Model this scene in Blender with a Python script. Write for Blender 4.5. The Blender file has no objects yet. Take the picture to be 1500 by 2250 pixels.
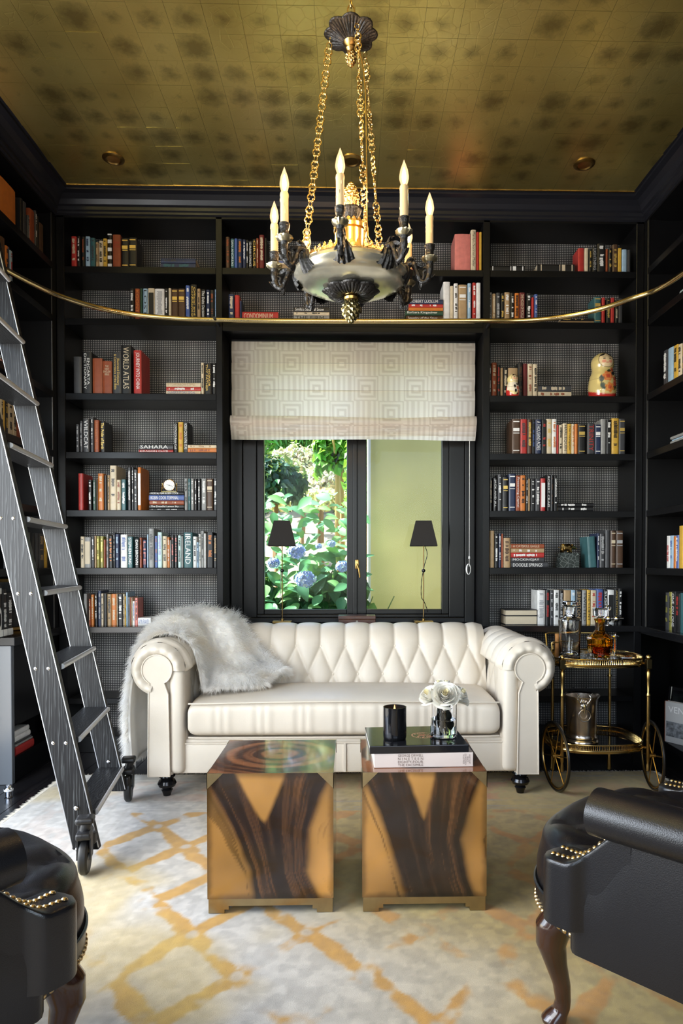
import bpy, bmesh, math, random
import numpy as np
from mathutils import Vector, Matrix, Euler
random.seed(7); np.random.seed(7)
SC = bpy.context.scene
COL = SC.collection
R = math.radians
PI = math.pi
# ------------------------------------------------------------------ camera
F_PX, PPX, PPY, CAM_Z = 1450.0, 805.0, 1259.0, 1.167
YAW, PITCH = math.atan(0.0228), math.atan(0.0167)
cam_d = bpy.data.cameras.new('camera'); cam = bpy.data.objects.new('camera', cam_d); COL.objects.link(cam)
cam.location = (0, 0, CAM_Z); cam.rotation_euler = (PI/2-PITCH, 0, -YAW)
cam_d.sensor_fit = 'VERTICAL'; cam_d.sensor_height = 36.0; cam_d.lens = F_PX/2250*36
cam_d.shift_x = (750-PPX)/2250; cam_d.shift_y = (PPY-1125)/2250
cam_d.clip_start = 0.02; cam_d.clip_end = 200
SC.camera = cam
CROT = Euler((PI/2-PITCH, 0, -YAW)).to_matrix()
def ray(px, py): return CROT @ Vector(((px-PPX)/F_PX, -(py-PPY)/F_PX, -1))
def at(px, py, Y):
    d = ray(px, py); return Vector((0, 0, CAM_Z)) + d*(Y/d.y)
def atx(px, py, X):
    d = ray(px, py); return Vector((0, 0, CAM_Z)) + d*(X/d.x)
def atz(px, py, Z):
    d = ray(px, py); return Vector((0, 0, CAM_Z)) + d*((Z-CAM_Z)/d.z)
# ------------------------------------------------------------------ world, sun, daylight, exposure
w = bpy.data.worlds.new('sky'); SC.world = w; w.use_nodes = True
nt = w.node_tree; bg = nt.nodes['Background']
sky = nt.nodes.new('ShaderNodeTexSky'); sky.sky_type = 'NISHITA'; sky.sun_disc = False
sky.sun_elevation = R(48); sky.sun_rotation = R(-70); sky.altitude = 50
nt.links.new(sky.outputs[0], bg.inputs[0]); bg.inputs[1].default_value = 0.75
sun_d = bpy.data.lights.new('sun', 'SUN'); sun_d.energy = 20.0; sun_d.angle = R(0.6); sun_d.color = (1, .95, .84)
sun = bpy.data.objects.new('sun', sun_d); COL.objects.link(sun)
sun.rotation_euler = Vector((0.62, -0.10, -0.78)).to_track_quat('-Z', 'Y').to_euler()
def area(name, loc, to, sx, sy, power, col):
    d = bpy.data.lights.new(name, 'AREA'); d.shape = 'RECTANGLE'; d.size = sx; d.size_y = sy; d.energy = power; d.color = col
    o = bpy.data.objects.new(name, d); COL.objects.link(o); o.location = loc
    o.rotation_euler = (Vector(to)-Vector(loc)).to_track_quat('-Z', 'Z').to_euler(); return o
# daylight entering by the glazed openings in the left wall and in the wall behind the camera
area('daylight_side', (-2.0, 1.15, 1.45), (0.4, 1.9, 0.6), 1.9, 2.1, 105, (.95, .98, 1.0))
area('daylight_rear', (0.3, -1.45, 1.75), (0.1, 3.2, 1.0), 2.6, 2.2, 38, (1.0, .97, .92))
SC.view_settings.view_transform = 'Standard'; SC.view_settings.look = 'None'
SC.view_settings.exposure = 0.42; SC.view_settings.gamma = 1.0; SC.view_settings.use_curve_mapping = False
try:
    SC.cycles.max_bounces = 10; SC.cycles.transparent_max_bounces = 16
    SC.cycles.sample_clamp_indirect = 6.0; SC.cycles.caustics_refractive = False; SC.cycles.caustics_reflective = False
except Exception: pass
# ------------------------------------------------------------------ materials
MATS = {}
def newmat(name):
    m = bpy.data.materials.new(name); m.use_nodes = True; MATS[name] = m
    return m, m.node_tree, m.node_tree.nodes['Principled BSDF']
def mat(name, col=None, rough=.5, metal=0., spec=.5, noise=None, bump=None, coat=0., trans=0., ior=1.45, emit=None, estr=0., sheen=0., sub=0.):
    if name in MATS: return MATS[name]
    m, nt, b = newmat(name)
    b.inputs['Base Color'].default_value = (*col, 1); b.inputs['Roughness'].default_value = rough; b.inputs['Metallic'].default_value = metal
    b.inputs['Specular IOR Level'].default_value = spec; b.inputs['Coat Weight'].default_value = coat; b.inputs['Coat Roughness'].default_value = .08
    b.inputs['Transmission Weight'].default_value = trans; b.inputs['IOR'].default_value = ior; b.inputs['Sheen Weight'].default_value = sheen
    if sub: b.inputs['Subsurface Weight'].default_value = sub; b.inputs['Subsurface Radius'].default_value = (.02, .012, .008)
    if emit: b.inputs['Emission Color'].default_value = (*emit, 1); b.inputs['Emission Strength'].default_value = estr
    if noise or bump: tc = nt.nodes.new('ShaderNodeTexCoord')
    if noise:
        n = nt.nodes.new('ShaderNodeTexNoise'); n.inputs['Scale'].default_value = noise[0]; n.inputs['Detail'].default_value = 4
        nt.links.new(tc.outputs['Object'], n.inputs['Vector'])
        r = nt.nodes.new('ShaderNodeValToRGB'); k = noise[1]
        r.color_ramp.elements[0].position = .3; r.color_ramp.elements[1].position = .7
        r.color_ramp.elements[0].color = (*[c*(1-k) for c in col], 1); r.color_ramp.elements[1].color = (*[min(1, c*(1+k)) for c in col], 1)
        nt.links.new(n.outputs['Fac'], r.inputs[0]); nt.links.new(r.outputs[0], b.inputs['Base Color'])
    if bump:
        n = nt.nodes.new('ShaderNodeTexNoise'); n.inputs['Scale'].default_value = bump[0]; n.inputs['Detail'].default_value = 3
        nt.links.new(tc.outputs['Object'], n.inputs['Vector'])
        bp = nt.nodes.new('ShaderNodeBump'); bp.inputs['Strength'].default_value = bump[1]; bp.inputs['Distance'].default_value = .01
        nt.links.new(n.outputs['Fac'], bp.inputs['Height']); nt.links.new(bp.outputs[0], b.inputs['Normal'])
    return m
def link(nt, a, b): nt.links.new(a, b)
def mth(nt, op, a, b=None, c=None):
    n = nt.nodes.new('ShaderNodeMath'); n.operation = op
    for i, x in enumerate((a, b, c)):
        if x is None: continue
        if isinstance(x, (int, float)): n.inputs[i].default_value = x
        else: nt.links.new(x, n.inputs[i])
    return n.outputs[0]
def ramp(nt, fac, stops, interp='LINEAR'):
    r = nt.nodes.new('ShaderNodeValToRGB'); cr = r.color_ramp; cr.interpolation = interp
    while len(cr.elements) < len(stops): cr.elements.new(.5)
    for e, (p, c) in zip(cr.elements, stops): e.position = p; e.color = (*c, 1)
    if fac is not None: nt.links.new(fac, r.inputs[0])
    return r.outputs[0]
def tex(nt, kind, vec=None, **kw):
    n = nt.nodes.new('ShaderNodeTex'+kind)
    for k, v in kw.items():
        if k in n.inputs: n.inputs[k].default_value = v
        else: setattr(n, k, v)
    if vec is not None: nt.links.new(vec, n.inputs['Vector'])
    return n
def objco(nt, scale=None, which='Object'):
    o = nt.nodes.new('ShaderNodeTexCoord').outputs[which]
    if scale:
        mp = nt.nodes.new('ShaderNodeMapping'); mp.inputs['Scale'].default_value = scale; nt.links.new(o, mp.inputs[0]); o = mp.outputs[0]
    return o
def bumpto(nt, b, h, s=.3, d=.01):
    bp = nt.nodes.new('ShaderNodeBump'); bp.inputs['Strength'].default_value = s; bp.inputs['Distance'].default_value = d
    nt.links.new(h, bp.inputs['Height']); nt.links.new(bp.outputs[0], b.inputs['Normal'])
def mixc(nt, fac, a, b, mode='MIX'):
    n = nt.nodes.new('ShaderNodeMix'); n.data_type = 'RGBA'; n.blend_type = mode
    for i, x in ((0, fac), (6, a), (7, b)):
        if isinstance(x, (int, float)): n.inputs[i].default_value = x
        elif isinstance(x, tuple): n.inputs[i].default_value = (*x, 1)
        else: nt.links.new(x, n.inputs[i])
    return n.outputs[2]
def attrmat(name, rough=.5, metal=0., coat=0., spec=.5, bump=None, sheen=0.):
    m, nt, b = newmat(name)
    a = nt.nodes.new('ShaderNodeVertexColor'); a.layer_name = 'Col'
    nt.links.new(a.outputs[0], b.inputs['Base Color']); b.inputs['Roughness'].default_value = rough; b.inputs['Metallic'].default_value = metal
    b.inputs['Coat Weight'].default_value = coat; b.inputs['Coat Roughness'].default_value = .06; b.inputs['Specular IOR Level'].default_value = spec; b.inputs['Sheen Weight'].default_value = sheen
    if bump: bumpto(nt, b, tex(nt, 'Noise', objco(nt), Scale=bump[0], Detail=4.).outputs[0], bump[1])
    return m
BLACK = mat('black_paint', (.0055, .0055, .006), .30, spec=.28, noise=(3, .15), bump=(60, .02))
BLACKG = mat('black_gloss', (.008, .008, .009), .12)
IRON = mat('black_iron', (.012, .012, .013), .38, bump=(90, .15))
BRASS = mat('brass', (.60, .42, .16), .2, 1, noise=(9, .15))
BRASSD = mat('antique_brass', (.42, .27, .09), .30, 1, noise=(14, .3))
STEEL = mat('chrome', (.72, .72, .74), .1, 1)
GLASS = mat('clear_glass', (1, 1, 1), .0, trans=1, ior=1.48)
PAGES = mat('book_pages', (.62, .53, .38), .8, bump=(300, .2))
BRONZE = mat('dark_bronze', (.012, .011, .011), .3, spec=.5, bump=(130, .35))
GILT = mat('gilt', (.80, .52, .18), .24, 1, bump=(150, .3))
LEATHER_K = mat('black_leather', (.006, .006, .0075), .29, spec=.5, bump=(420, .12))
LEATHER_W = mat('cream_leather', (.66, .585, .48), .40, spec=.45, noise=(5, .05), bump=(260, .05))
# ------------------------------------------------------------------ mesh helper
class MB:
    def __init__(s): s.v = []; s.f = []; s.c = None
    def add(s, vs, fs):
        o = len(s.v); s.v += [tuple(p) for p in vs]; s.f += [tuple(i+o for i in f) for f in fs]; return s
    def box(s, x0, x1, y0, y1, z0, z1, M=None):
        vs = [Vector((x, y, z)) for z in (z0, z1) for y in (y0, y1) for x in (x0, x1)]
        if M is not None: vs = [M @ p for p in vs]
        return s.add(vs, [(0, 2, 3, 1), (4, 5, 7, 6), (0, 1, 5, 4), (2, 6, 7, 3), (0, 4, 6, 2), (1, 3, 7, 5)])
    def bbox(s, x0, x1, y0, y1, z0, z1, b=.004, seg=2, M=None):
        bm = bmesh.new(); t = MB().box(x0, x1, y0, y1, z0, z1)
        vs = [bm.verts.new(p) for p in t.v]; [bm.faces.new([vs[i] for i in f]) for f in t.f]
        bmesh.ops.bevel(bm, geom=bm.edges[:], offset=b, segments=seg, profile=.5, affect='EDGES', clamp_overlap=True)
        return s.bm(bm, M)
    def bm(s, bm, M=None):
        bm.verts.index_update(); vs = [(M @ v.co if M is not None else v.co.copy()) for v in bm.verts]
        s.add(vs, [[v.index for v in f.verts] for f in bm.faces]); bm.free(); return s
    def lathe(s, prof, seg=20, c=(0, 0, 0), M=None, cap=True, ang=None, mod=None):
        vs = []; n = len(prof)
        for k in range(seg):
            a = 2*PI*k/seg; ca, sa = math.cos(a), math.sin(a)
            for i, (r, z) in enumerate(prof):
                rr = r*(mod(a, i) if mod else 1)
                p = Vector((c[0]+rr*ca, c[1]+rr*sa, c[2]+z)); vs.append(M @ p if M is not None else p)
        fs = []
        for k in range(seg):
            k2 = (k+1) % seg
            for i in range(n-1): fs.append((k*n+i, k2*n+i, k2*n+i+1, k*n+i+1))
        if cap:
            if prof[0][0] > 1e-6: fs.append(tuple(k*n for k in reversed(range(seg))))
            if prof[-1][0] > 1e-6: fs.append(tuple(k*n+n-1 for k in range(seg)))
        return s.add(vs, fs)
    def tube(s, pts, r, seg=8, closed=False, cap=True, flat=None):
        pts = [Vector(p) for p in pts]; n = len(pts); vs = []; fs = []
        rad = r if isinstance(r, (list, tuple)) else [r]*n
        up = None
        for i, p in enumerate(pts):
            a = pts[(i-1) % n] if (closed or i > 0) else p; b = pts[(i+1) % n] if (closed or i < n-1) else p
            t = (b-a); t = t.normalized() if t.length > 1e-9 else Vector((0, 0, 1))
            if up is None: up = t.orthogonal().normalized() if abs(t.z) > .9 else Vector((0, 0, 1))
            u = up - t*up.dot(t); u = u.normalized() if u.length > 1e-6 else t.orthogonal().normalized(); up = u
            w_ = t.cross(u)
            for k in range(seg):
                a_ = 2*PI*k/seg; fx = flat or 1
                vs.append(p + (u*math.cos(a_) + w_*math.sin(a_)*fx)*rad[i])
        m = n if closed else n-1
        for i in range(m):
            j = (i+1) % n
            for k in range(seg):
                k2 = (k+1) % seg; fs.append((i*seg+k, j*seg+k, j*seg+k2, i*seg+k2))
        if cap and not closed: fs.append(tuple(reversed(range(seg)))); fs.append(tuple((n-1)*seg+k for k in range(seg)))
        return s.add(vs, [tuple(reversed(f)) for f in fs])
    def cyl(s, a, b, r, seg=14, r2=None): return s.tube([a, b], [r, r if r2 is None else r2], seg)
    def grid(s, fn, nu, nv, cu=False, cv=False):
        vs = [fn(i/(nu if cu else nu-1), j/(nv if cv else nv-1)) for i in range(nu) for j in range(nv)]
        fs = []
        for i in range(nu if cu else nu-1):
            for j in range(nv if cv else nv-1):
                i2, j2 = (i+1) % nu, (j+1) % nv; fs.append((i*nv+j, i2*nv+j, i2*nv+j2, i*nv+j2))
        return s.add(vs, fs)
    def ball(s, c, rx, ry=None, rz=None, seg=12, rings=8, M=None):
        ry = rx if ry is None else ry; rz = rx if rz is None else rz
        pr = [(math.sin(PI*i/rings), -math.cos(PI*i/rings)) for i in range(rings+1)]
        vs = []; n = rings+1
        t = MB().lathe([(max(a, 1e-5), b) for a, b in pr], seg, cap=False)
        for p in t.v:
            q = Vector((p[0]*rx, p[1]*ry, p[2]*rz))
            if M is not None: q = M @ q
            vs.append(q+Vector(c))
        return s.add(vs, t.f)
    def prism(s, poly, d0, d1, axis='y', M=None):
        def P(a, b, d): p = {'y': (a, d, b), 'x': (d, a, b), 'z': (a, b, d)}[axis]; p = Vector(p); return M @ p if M is not None else p
        n = len(poly); vs = [P(a, b, d0) for a, b in poly] + [P(a, b, d1) for a, b in poly]
        fs = [tuple(range(n)), tuple(reversed(range(n, 2*n)))] + [(i, n+i, n+(i+1) % n, (i+1) % n) for i in range(n)]
        return s.add(vs, fs)
    def build(s, name, m, parent=None, smooth=True, loc=None, ang=38, fix=True):
        me = bpy.data.meshes.new(name); me.from_pydata(s.v, [], s.f)
        if fix:
            bm = bmesh.new(); bm.from_mesh(me); bmesh.ops.recalc_face_normals(bm, faces=bm.faces[:]); bm.to_mesh(me); bm.free()
        return link_mesh(name, me, m, parent, smooth, loc, ang)
def link_mesh(name, me, m, parent=None, smooth=True, loc=None, ang=38):
    if m is not None and not me.materials: me.materials.append(m)
    if smooth:
        me.polygons.foreach_set('use_smooth', [True]*len(me.polygons)); me.set_sharp_from_angle(angle=R(ang))
    o = bpy.data.objects.new(name, me); COL.objects.link(o)
    if parent is not None: o.parent = parent
    if loc is not None: o.location = loc
    return o
def setcol(me, cols):
    a = me.color_attributes.new('Col', 'FLOAT_COLOR', 'POINT'); c = np.ones((len(me.vertices), 4), dtype=np.float32); c[:, :3] = cols
    a.data.foreach_set('color', c.ravel())
def tag(o, label=None, cat=None, group=None, kind=None):
    if label: o['label'] = label
    if cat: o['category'] = cat
    if group: o['group'] = group
    if kind: o['kind'] = kind
    return o
def thing(name, label, cat, loc=(0, 0, 0), rotz=0, group=None):
    o = bpy.data.objects.new(name, None); COL.objects.link(o); o.location = loc; o.rotation_euler = (0, 0, rotz); o.empty_display_size = .05
    return tag(o, label, cat, group)
def struct(name, label=None): 
    o = bpy.data.objects.new(name, None); COL.objects.link(o); o['kind'] = 'structure'
    return o
def kin(o, m=None): o['kind'] = 'structure'; return o
def copy_tree(o, parent=None):
    c = o.copy(); COL.objects.link(c); c.parent = parent
    for ch in list(o.children): copy_tree(ch, c)
    return c
def catmull(P, n):
    P = [Vector(p) for p in P]; Q = [P[0]*2-P[1]] + P + [P[-1]*2-P[-2]]; out = []
    for i in range(1, len(Q)-2):
        for k in range(n):
            t = k/n; a, b, c, d = Q[i-1], Q[i], Q[i+1], Q[i+2]
            out.append(.5*((2*b)+(c-a)*t+(2*a-5*b+4*c-d)*t*t+(3*b-a-3*c+d)*t**3))
    return out+[P[-1]]
def vnoise(x, y, seed=0):
    rs = np.random.RandomState(seed); T = rs.rand(64, 64)
    xi = np.floor(x).astype(int); yi = np.floor(y).astype(int); fx = x-xi; fy = y-yi
    fx = fx*fx*(3-2*fx); fy = fy*fy*(3-2*fy); g = lambda a, b: T[a % 64, b % 64]
    return (g(xi, yi)*(1-fx)+g(xi+1, yi)*fx)*(1-fy)+(g(xi, yi+1)*(1-fx)+g(xi+1, yi+1)*fx)*fy
def fbm(x, y, seed=0, o=4):
    s = 0; a = .5; n = 0
    for k in range(o): s = s+a*vnoise(x*2**k, y*2**k, seed+k); n += a; a *= .55
    return s/n
def sstep(a, b, x): t = np.clip((x-a)/(b-a), 0, 1); return t*t*(3-2*t)
def gridmesh(name, X, Y, Z, cols=None):
    """regular grid of points (2-D arrays) -> mesh, optional colours"""
    nu, nv = X.shape; me = bpy.data.meshes.new(name)
    V = np.stack([X, Y, Z], -1).reshape(-1, 3).astype(np.float32)
    i = np.arange(nu*nv).reshape(nu, nv); q = np.stack([i[:-1, :-1], i[1:, :-1], i[1:, 1:], i[:-1, 1:]], -1).reshape(-1, 4)
    me.from_pydata(V.tolist(), [], q.tolist())
    if cols is not None: setcol(me, cols.reshape(-1, 3))
    return me
# ------------------------------------------------------------------ the room
YF, YB = 4.03, 4.30              # front of the back-wall bookcases, their mesh backs
XL, XR = -1.77, 1.79             # faces of the side-wall bookcases
ZC = 3.36
SH = [2.945, 2.634, 2.185, 1.832, 1.481, 1.131]   # shelf tops
ZCT = .775                        # counter top
ZHEAD = 3.232
SL, SD1, SD2, SD3, SD4, SR = -1.722, -.818, -.779, .803, .845, 1.744   # openings of the back wall, left to right
XO = 2.10                         # outer shell
# floor: dark boards
m, nt, b = newmat('floor_boards')
co = objco(nt); c1 = tex(nt, 'Noise', objco(nt, (14, 1.2, 1)), Scale=3., Detail=5.)
link(nt, ramp(nt, c1.outputs[0], [(.3, (.006, .006, .008)), (.7, (.017, .016, .017))]), b.inputs['Base Color']); b.inputs['Roughness'].default_value = .24
floor = struct('floor')
MB().box(-2.3, 2.3, -1.7, 4.5, -.10, -.012).build('subfloor', BLACK, floor, False)
bd = None
for i in range(34):
    x0 = -2.3+i*.1353
    if bd is None:
        me = MB().bbox(0, .1333, 0, 6.2, -.012, 0, .0012, 1).build('floor_board', m, floor, False, (x0, -1.7, 0)); bd = me
    else:
        o = bd.copy(); COL.objects.link(o); o.location = (x0, -1.7, 0)
# gold-leaf ceiling: a plaster slab with single squares of leaf
m, nt, b = newmat('gold_leaf')
tc = nt.nodes.new('ShaderNodeTexCoord'); ob = tc.outputs['Object']
inf = nt.nodes.new('ShaderNodeObjectInfo'); rnd = inf.outputs['Random']
geo = nt.nodes.new('ShaderNodeNewGeometry').outputs['Position']
vl = nt.nodes.new('ShaderNodeVectorMath'); vl.operation = 'LENGTH'; link(nt, ob, vl.inputs[0])
n1 = tex(nt, 'Noise', geo, Scale=26., Detail=6., Roughness=.65); n2 = tex(nt, 'Noise', geo, Scale=1.3, Detail=3.)
spot = mth(nt, 'SUBTRACT', 1.0, mth(nt, 'DIVIDE', vl.outputs['Value'], .045))
spot = mth(nt, 'ADD', spot, mth(nt, 'MULTIPLY', mth(nt, 'SUBTRACT', n1.outputs[0], .5), 2.2))
spot = mth(nt, 'ADD', spot, mth(nt, 'MULTIPLY', mth(nt, 'SUBTRACT', rnd, .62), 2.0))
sp = nt.nodes.new('ShaderNodeMapRange'); sp.inputs[1].default_value = -.25; sp.inputs[2].default_value = 1.1; link(nt, spot, sp.inputs[0])
gold = ramp(nt, n2.outputs[0], [(.3, (.52, .39, .11)), (.55, (.80, .65, .22)), (.75, (.90, .77, .32))])
link(nt, mixc(nt, mth(nt, 'MULTIPLY', sp.outputs[0], .55), gold, (.07, .035, .012)), b.inputs['Base Color'])
b.inputs['Metallic'].default_value = .91
link(nt, mth(nt, 'ADD', .25, mth(nt, 'MULTIPLY', n1.outputs[0], .16)), b.inputs['Roughness'])
cr = tex(nt, 'Voronoi', geo, Scale=17., feature='DISTANCE_TO_EDGE'); n3 = tex(nt, 'Noise', geo, Scale=9., Detail=5.)
bumpto(nt, b, mth(nt, 'ADD', mth(nt, 'MULTIPLY', mth(nt, 'MINIMUM', cr.outputs[0], .04), 2.0), mth(nt, 'MULTIPLY', n3.outputs[0], .5)), .35, .012)
GOLDLEAF = m
ceil = struct('ceiling')
MB().box(-2.3, 2.3, -1.7, 4.6, ZC, ZC+.12).build('slab', mat('gold_size', (.20, .13, .04), .4, .8, noise=(5, .4)), ceil, False)
PXL, PYL = .148, .150
leafme = None; nleaf = 0
bm_t = MB().box(-PXL/2+.0006, PXL/2-.0006, -PYL/2+.0006, PYL/2-.0006, -.0008, 0)
stuffm = MB()
for j in range(39):
    y = 3.915-j*PYL
    for i in range(24):
        x = -1.70+i*PXL
        if x > 1.74 or y < -1.5: continue
        if y > 2.28:
            M_ = None; tx, ty = random.gauss(0, .0035), random.gauss(0, .0035)
            if leafme is None: o = bm_t.build('gold_leaf', GOLDLEAF, ceil, False); leafme = o
            else: o = leafme.copy(); COL.objects.link(o)
            o.location = (x, y, ZC-.0012+random.uniform(-.0003, .0003)); o.rotation_euler = (tx, ty, 0); nleaf += 1
        else: stuffm.box(x-PXL/2+.0006, x+PXL/2-.0006, y-PYL/2+.0006, y+PYL/2-.0006, ZC-.002, ZC-.001)
kin(stuffm.build('gold_leaf_field', GOLDLEAF, ceil, False))['kind'] = 'stuff'
# mesh-fronted backs
m, nt, b = newmat('wire_mesh_back')
sx = nt.nodes.new('ShaderNodeSeparateXYZ'); link(nt, objco(nt), sx.inputs[0])
def holes(o): return mth(nt, 'GREATER_THAN', mth(nt, 'ABSOLUTE', mth(nt, 'SUBTRACT', mth(nt, 'FRACT', mth(nt, 'DIVIDE', o, .0113)), .5)), .27)
hx = holes(mth(nt, 'ADD', sx.outputs[0], sx.outputs[1])); hz = holes(sx.outputs[2])
msk = mth(nt, 'MULTIPLY', hx, hz)
link(nt, mixc(nt, msk, (.005, .005, .006), (.50, .48, .45)), b.inputs['Base Color']); b.inputs['Roughness'].default_value = .6
WIRE = m
# back wall: shell with window opening, cabinetry as fixed structure
WX0, WX1, WZ0, WZ1 = -.66, .69, .80, 2.60     # hole in outer wall
wb = struct('wall_back')
q = MB(); q.box(-2.3, WX0, 4.34, 4.52, 0, 3.5).box(WX1, 2.3, 4.34, 4.52, 0, 3.5).box(WX0, WX1, 4.34, 4.52, 0, WZ0).box(WX0, WX1, 4.34, 4.52, WZ1, 3.5)
q.build('shell', BLACK, wb, False)
# left bookcase column, middle, right: backs
for nm, x0, x1, z0, z1 in (('mesh_back', SL, SD1, .06, ZHEAD), ('mesh_back', SD4, SR, .06, ZHEAD), ('mesh_back', SD2, SD3, SH[1], ZHEAD)):
    MB().box(x0-.03, x1+.03, YB, YB+.02, z0, z1+.02).build(nm, WIRE, wb, False)
# posts (front faces) and partition sides
for x0, x1 in ((XL, SL), (SD1, SD2), (SD3, SD4), (SR, XR)):
    MB().bbox(x0, x1, YF, YB, 0, ZHEAD+.02, .0025, 1).build('upright', BLACK, wb, False)
for x in (SL-.003, SR+.003):
    MB().box(x-.002, x+.002, YF+.03, YF+.036, ZCT, ZHEAD).build('shelf_standard', mat('dim_steel', (.30, .28, .26), .35, 1), wb, False)
TH = .040
for x0, x1 in ((SL, SD1), (SD4, SR)):
    for z in SH: MB().bbox(x0, x1, YF+.004, YB, z-TH, z, .002, 1).build('shelf', BLACK, wb, False)
    MB().bbox(x0, x1, YF+.02, YB, .30, .335, .002, 1).build('shelf', BLACK, wb, False)
    MB().bbox(x0, x1, YF+.03, YB, 0, .10, .002, 1).build('plinth', BLACK, wb, False)
for z in SH[:2]: MB().bbox(SD2, SD3, YF+.004, YB, z-TH, z, .002, 1).build('shelf', BLACK, wb, False)
CT = mat('black_counter', (.010, .010, .011), .16, spec=.5)
MB().bbox(XL-.02, XR+.02, YF-.015, YB+.05, ZCT-.038, ZCT, .003, 2).build('counter', CT, wb, False)
# header with frieze mouldings and crown
MB().bbox(XL, XR, YF, YB, ZHEAD, ZC, .002, 1).build('header', BLACK, wb, False)
crown = [(0, ZHEAD+.012), (-.012, ZHEAD+.018), (-.012, ZHEAD+.030), (-.022, ZHEAD+.036), (-.022, ZHEAD+.055), (-.035, ZHEAD+.062), (-.05, ZHEAD+.085), (-.075, ZHEAD+.105), (-.105, ZHEAD+.112), (-.105, ZHEAD+.124), (-.12, ZHEAD+.126), (-.12, ZC-.0015), (0, ZC-.0015)]
def crown_run(name, path):
    # path: corner points where the profile is mitred, given as (x, y, outward x, outward y)
    q = MB(); n = len(crown); vs = []
    for (x, y, ox, oy) in path:
        for d, z in crown: vs.append((x-ox*d, y-oy*d, z))
    fs = []
    for i in range(len(path)-1):
        for k in range(n):
            k2 = (k+1) % n; fs.append((i*n+k, i*n+k2, (i+1)*n+k2, (i+1)*n+k))
    q.add(vs, fs); o = kin(q.build(name, mat('crown_paint', (.013, .0135, .018), .28), None, False)); return o
crown_run('trim_1', [(XL, -1.6, 1, 0), (XL, YF, 1, -1), (XR, YF, -1, -1), (XR, -1.6, -1, 0)])
MB().box(XL+.11, XR-.11, YF-.128, YF-.118, ZC-.004, ZC-.0015).build('gilt_edge', GILT, wb, False)
# window niche: soffit, jambs, sill
MB().bbox(SD2-.005, SD3+.005, YF+.006, YB, 2.565, SH[1]-TH+.002, .002, 1).build('soffit', BLACK, wb, False)
MB().box(SD1, SD2, YB-.01, 4.36, .7, SH[1]).build('jamb', BLACK, wb, False)
MB().box(SD3, SD4, YB-.01, 4.36, .7, SH[1]).build('jamb', BLACK, wb, False)
# base under the window (hidden behind the sofa)
MB().box(SD2, SD3, YF+.02, YB, 0, ZCT-.038).build('base_panel', BLACK, wb, False)
# side walls (bookcases at both sides of the room)
def side(name, X, sgn, yn, zbase_to):
    wl = struct(name); XB = X+sgn*.27
    MB().box(XB, XB+sgn*.03, yn, YF+.02, 0, ZC).build('panel_back', BLACK, wl, False)
    MB().bbox(min(X, XB), max(X, XB), YF-.05, YF, ZCT-.02, ZHEAD, .002, 1).build('upright', BLACK, wl, False)
    ys = [YF-.05, yn] 
    for z in SH: MB().bbox(min(X, XB), max(X, XB), yn, YF-.05, z-TH, z, .002, 1).build('shelf', BLACK, wl, False)
    MB().box(min(X, XB), max(X, XB), yn, YF, ZHEAD, ZC).build('header', BLACK, wl, False)
    xx = X+sgn*.004
    MB().box(xx-.002, xx+.002, YF-.056, YF-.050, ZCT, ZHEAD).build('shelf_standard', MATS['dim_steel'], wl, False)
    return wl, XB
wl, XLB = side('wall_left', XL, -1, 3.13, 0)
wr, XRB = side('wall_right', XR, 1, 2.55, 0)
YE = 3.475   # end of the left base cabinet (its end panel is coloured paler to stand in for reflected daylight)
MB().bbox(XL-.30, XL+.02, YE-.01, YF-.015, ZCT-.045, ZCT, .003, 2).build('counter', CT, wl, False)
q = mat('daylit_end_panel', (.13, .14, .155), .22, spec=.9)
MB().bbox(XL-.30, XL-.004, YE, YE+.03, 0, ZCT-.045, .002, 1).build('end_panel', q, wl, False)
MB().box(XL-.03, XL-.01, YE+.03, YF, .30, ZCT-.045).build('fascia', BLACK, wl, False)
MB().box(XL-.27, XL-.006, YE+.03, YF, .10, .135).build('shelf', BLACK, wl, False)
MB().box(XL-.27, XL-.02, YE+.03, YF, 0, .10).build('plinth', BLACK, wl, False)
MB().box(XL-.30, XL-.27, YE+.03, YF, 0, ZCT-.045).build('panel_back', BLACK, wl, False)
MB().bbox(XR-.02, XR+.30, 2.55, YF-.015, ZCT-.045, ZCT, .003, 2).build('counter', CT, wr, False)
MB().bbox(XR-.004, XR+.28, 2.55, YF, .105, .142, .002, 1).build('shelf', BLACK, wr, False)
MB().box(XR+.01, XR+.28, 2.55, YF, 0, .105).build('plinth', BLACK, wr, False)
MB().box(XR+.27, XR+.30, 2.55, YF, 0, ZCT-.045).build('panel_back', BLACK, wr, False)
# outer shell of the left, right and rear walls with the glazed openings that light the room
q = MB(); q.box(-2.35, -2.12, 3.32, 4.4, 0, 3.4).box(-2.35, -2.12, -1.7, .1, 0, 3.4).box(-2.35, -2.12, .1, 3.32, 2.62, 3.4)
q.build('shell', BLACK, wl, False)
MB().box(2.12, 2.35, -1.7, 4.4, 0, 3.4).build('shell', BLACK, wr, False)
wq = struct('wall_rear')
q = MB(); q.box(-2.35, -1.1, -1.75, -1.6, 0, 3.4).box(1.7, 2.35, -1.75, -1.6, 0, 3.4).box(-1.1, 1.7, -1.75, -1.6, 2.9, 3.4).box(-1.1, 1.7, -1.75, -1.6, 0, .55)
q.build('shell', BLACK, wq, False)
MB().box(-4.4, 2.4, -1.8, 4.55, 3.48, 3.6).build('roof_sun_overhang', BLACK, ceil, False)  # unseen; the left overhang is added to keep sun out of the opening
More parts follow.
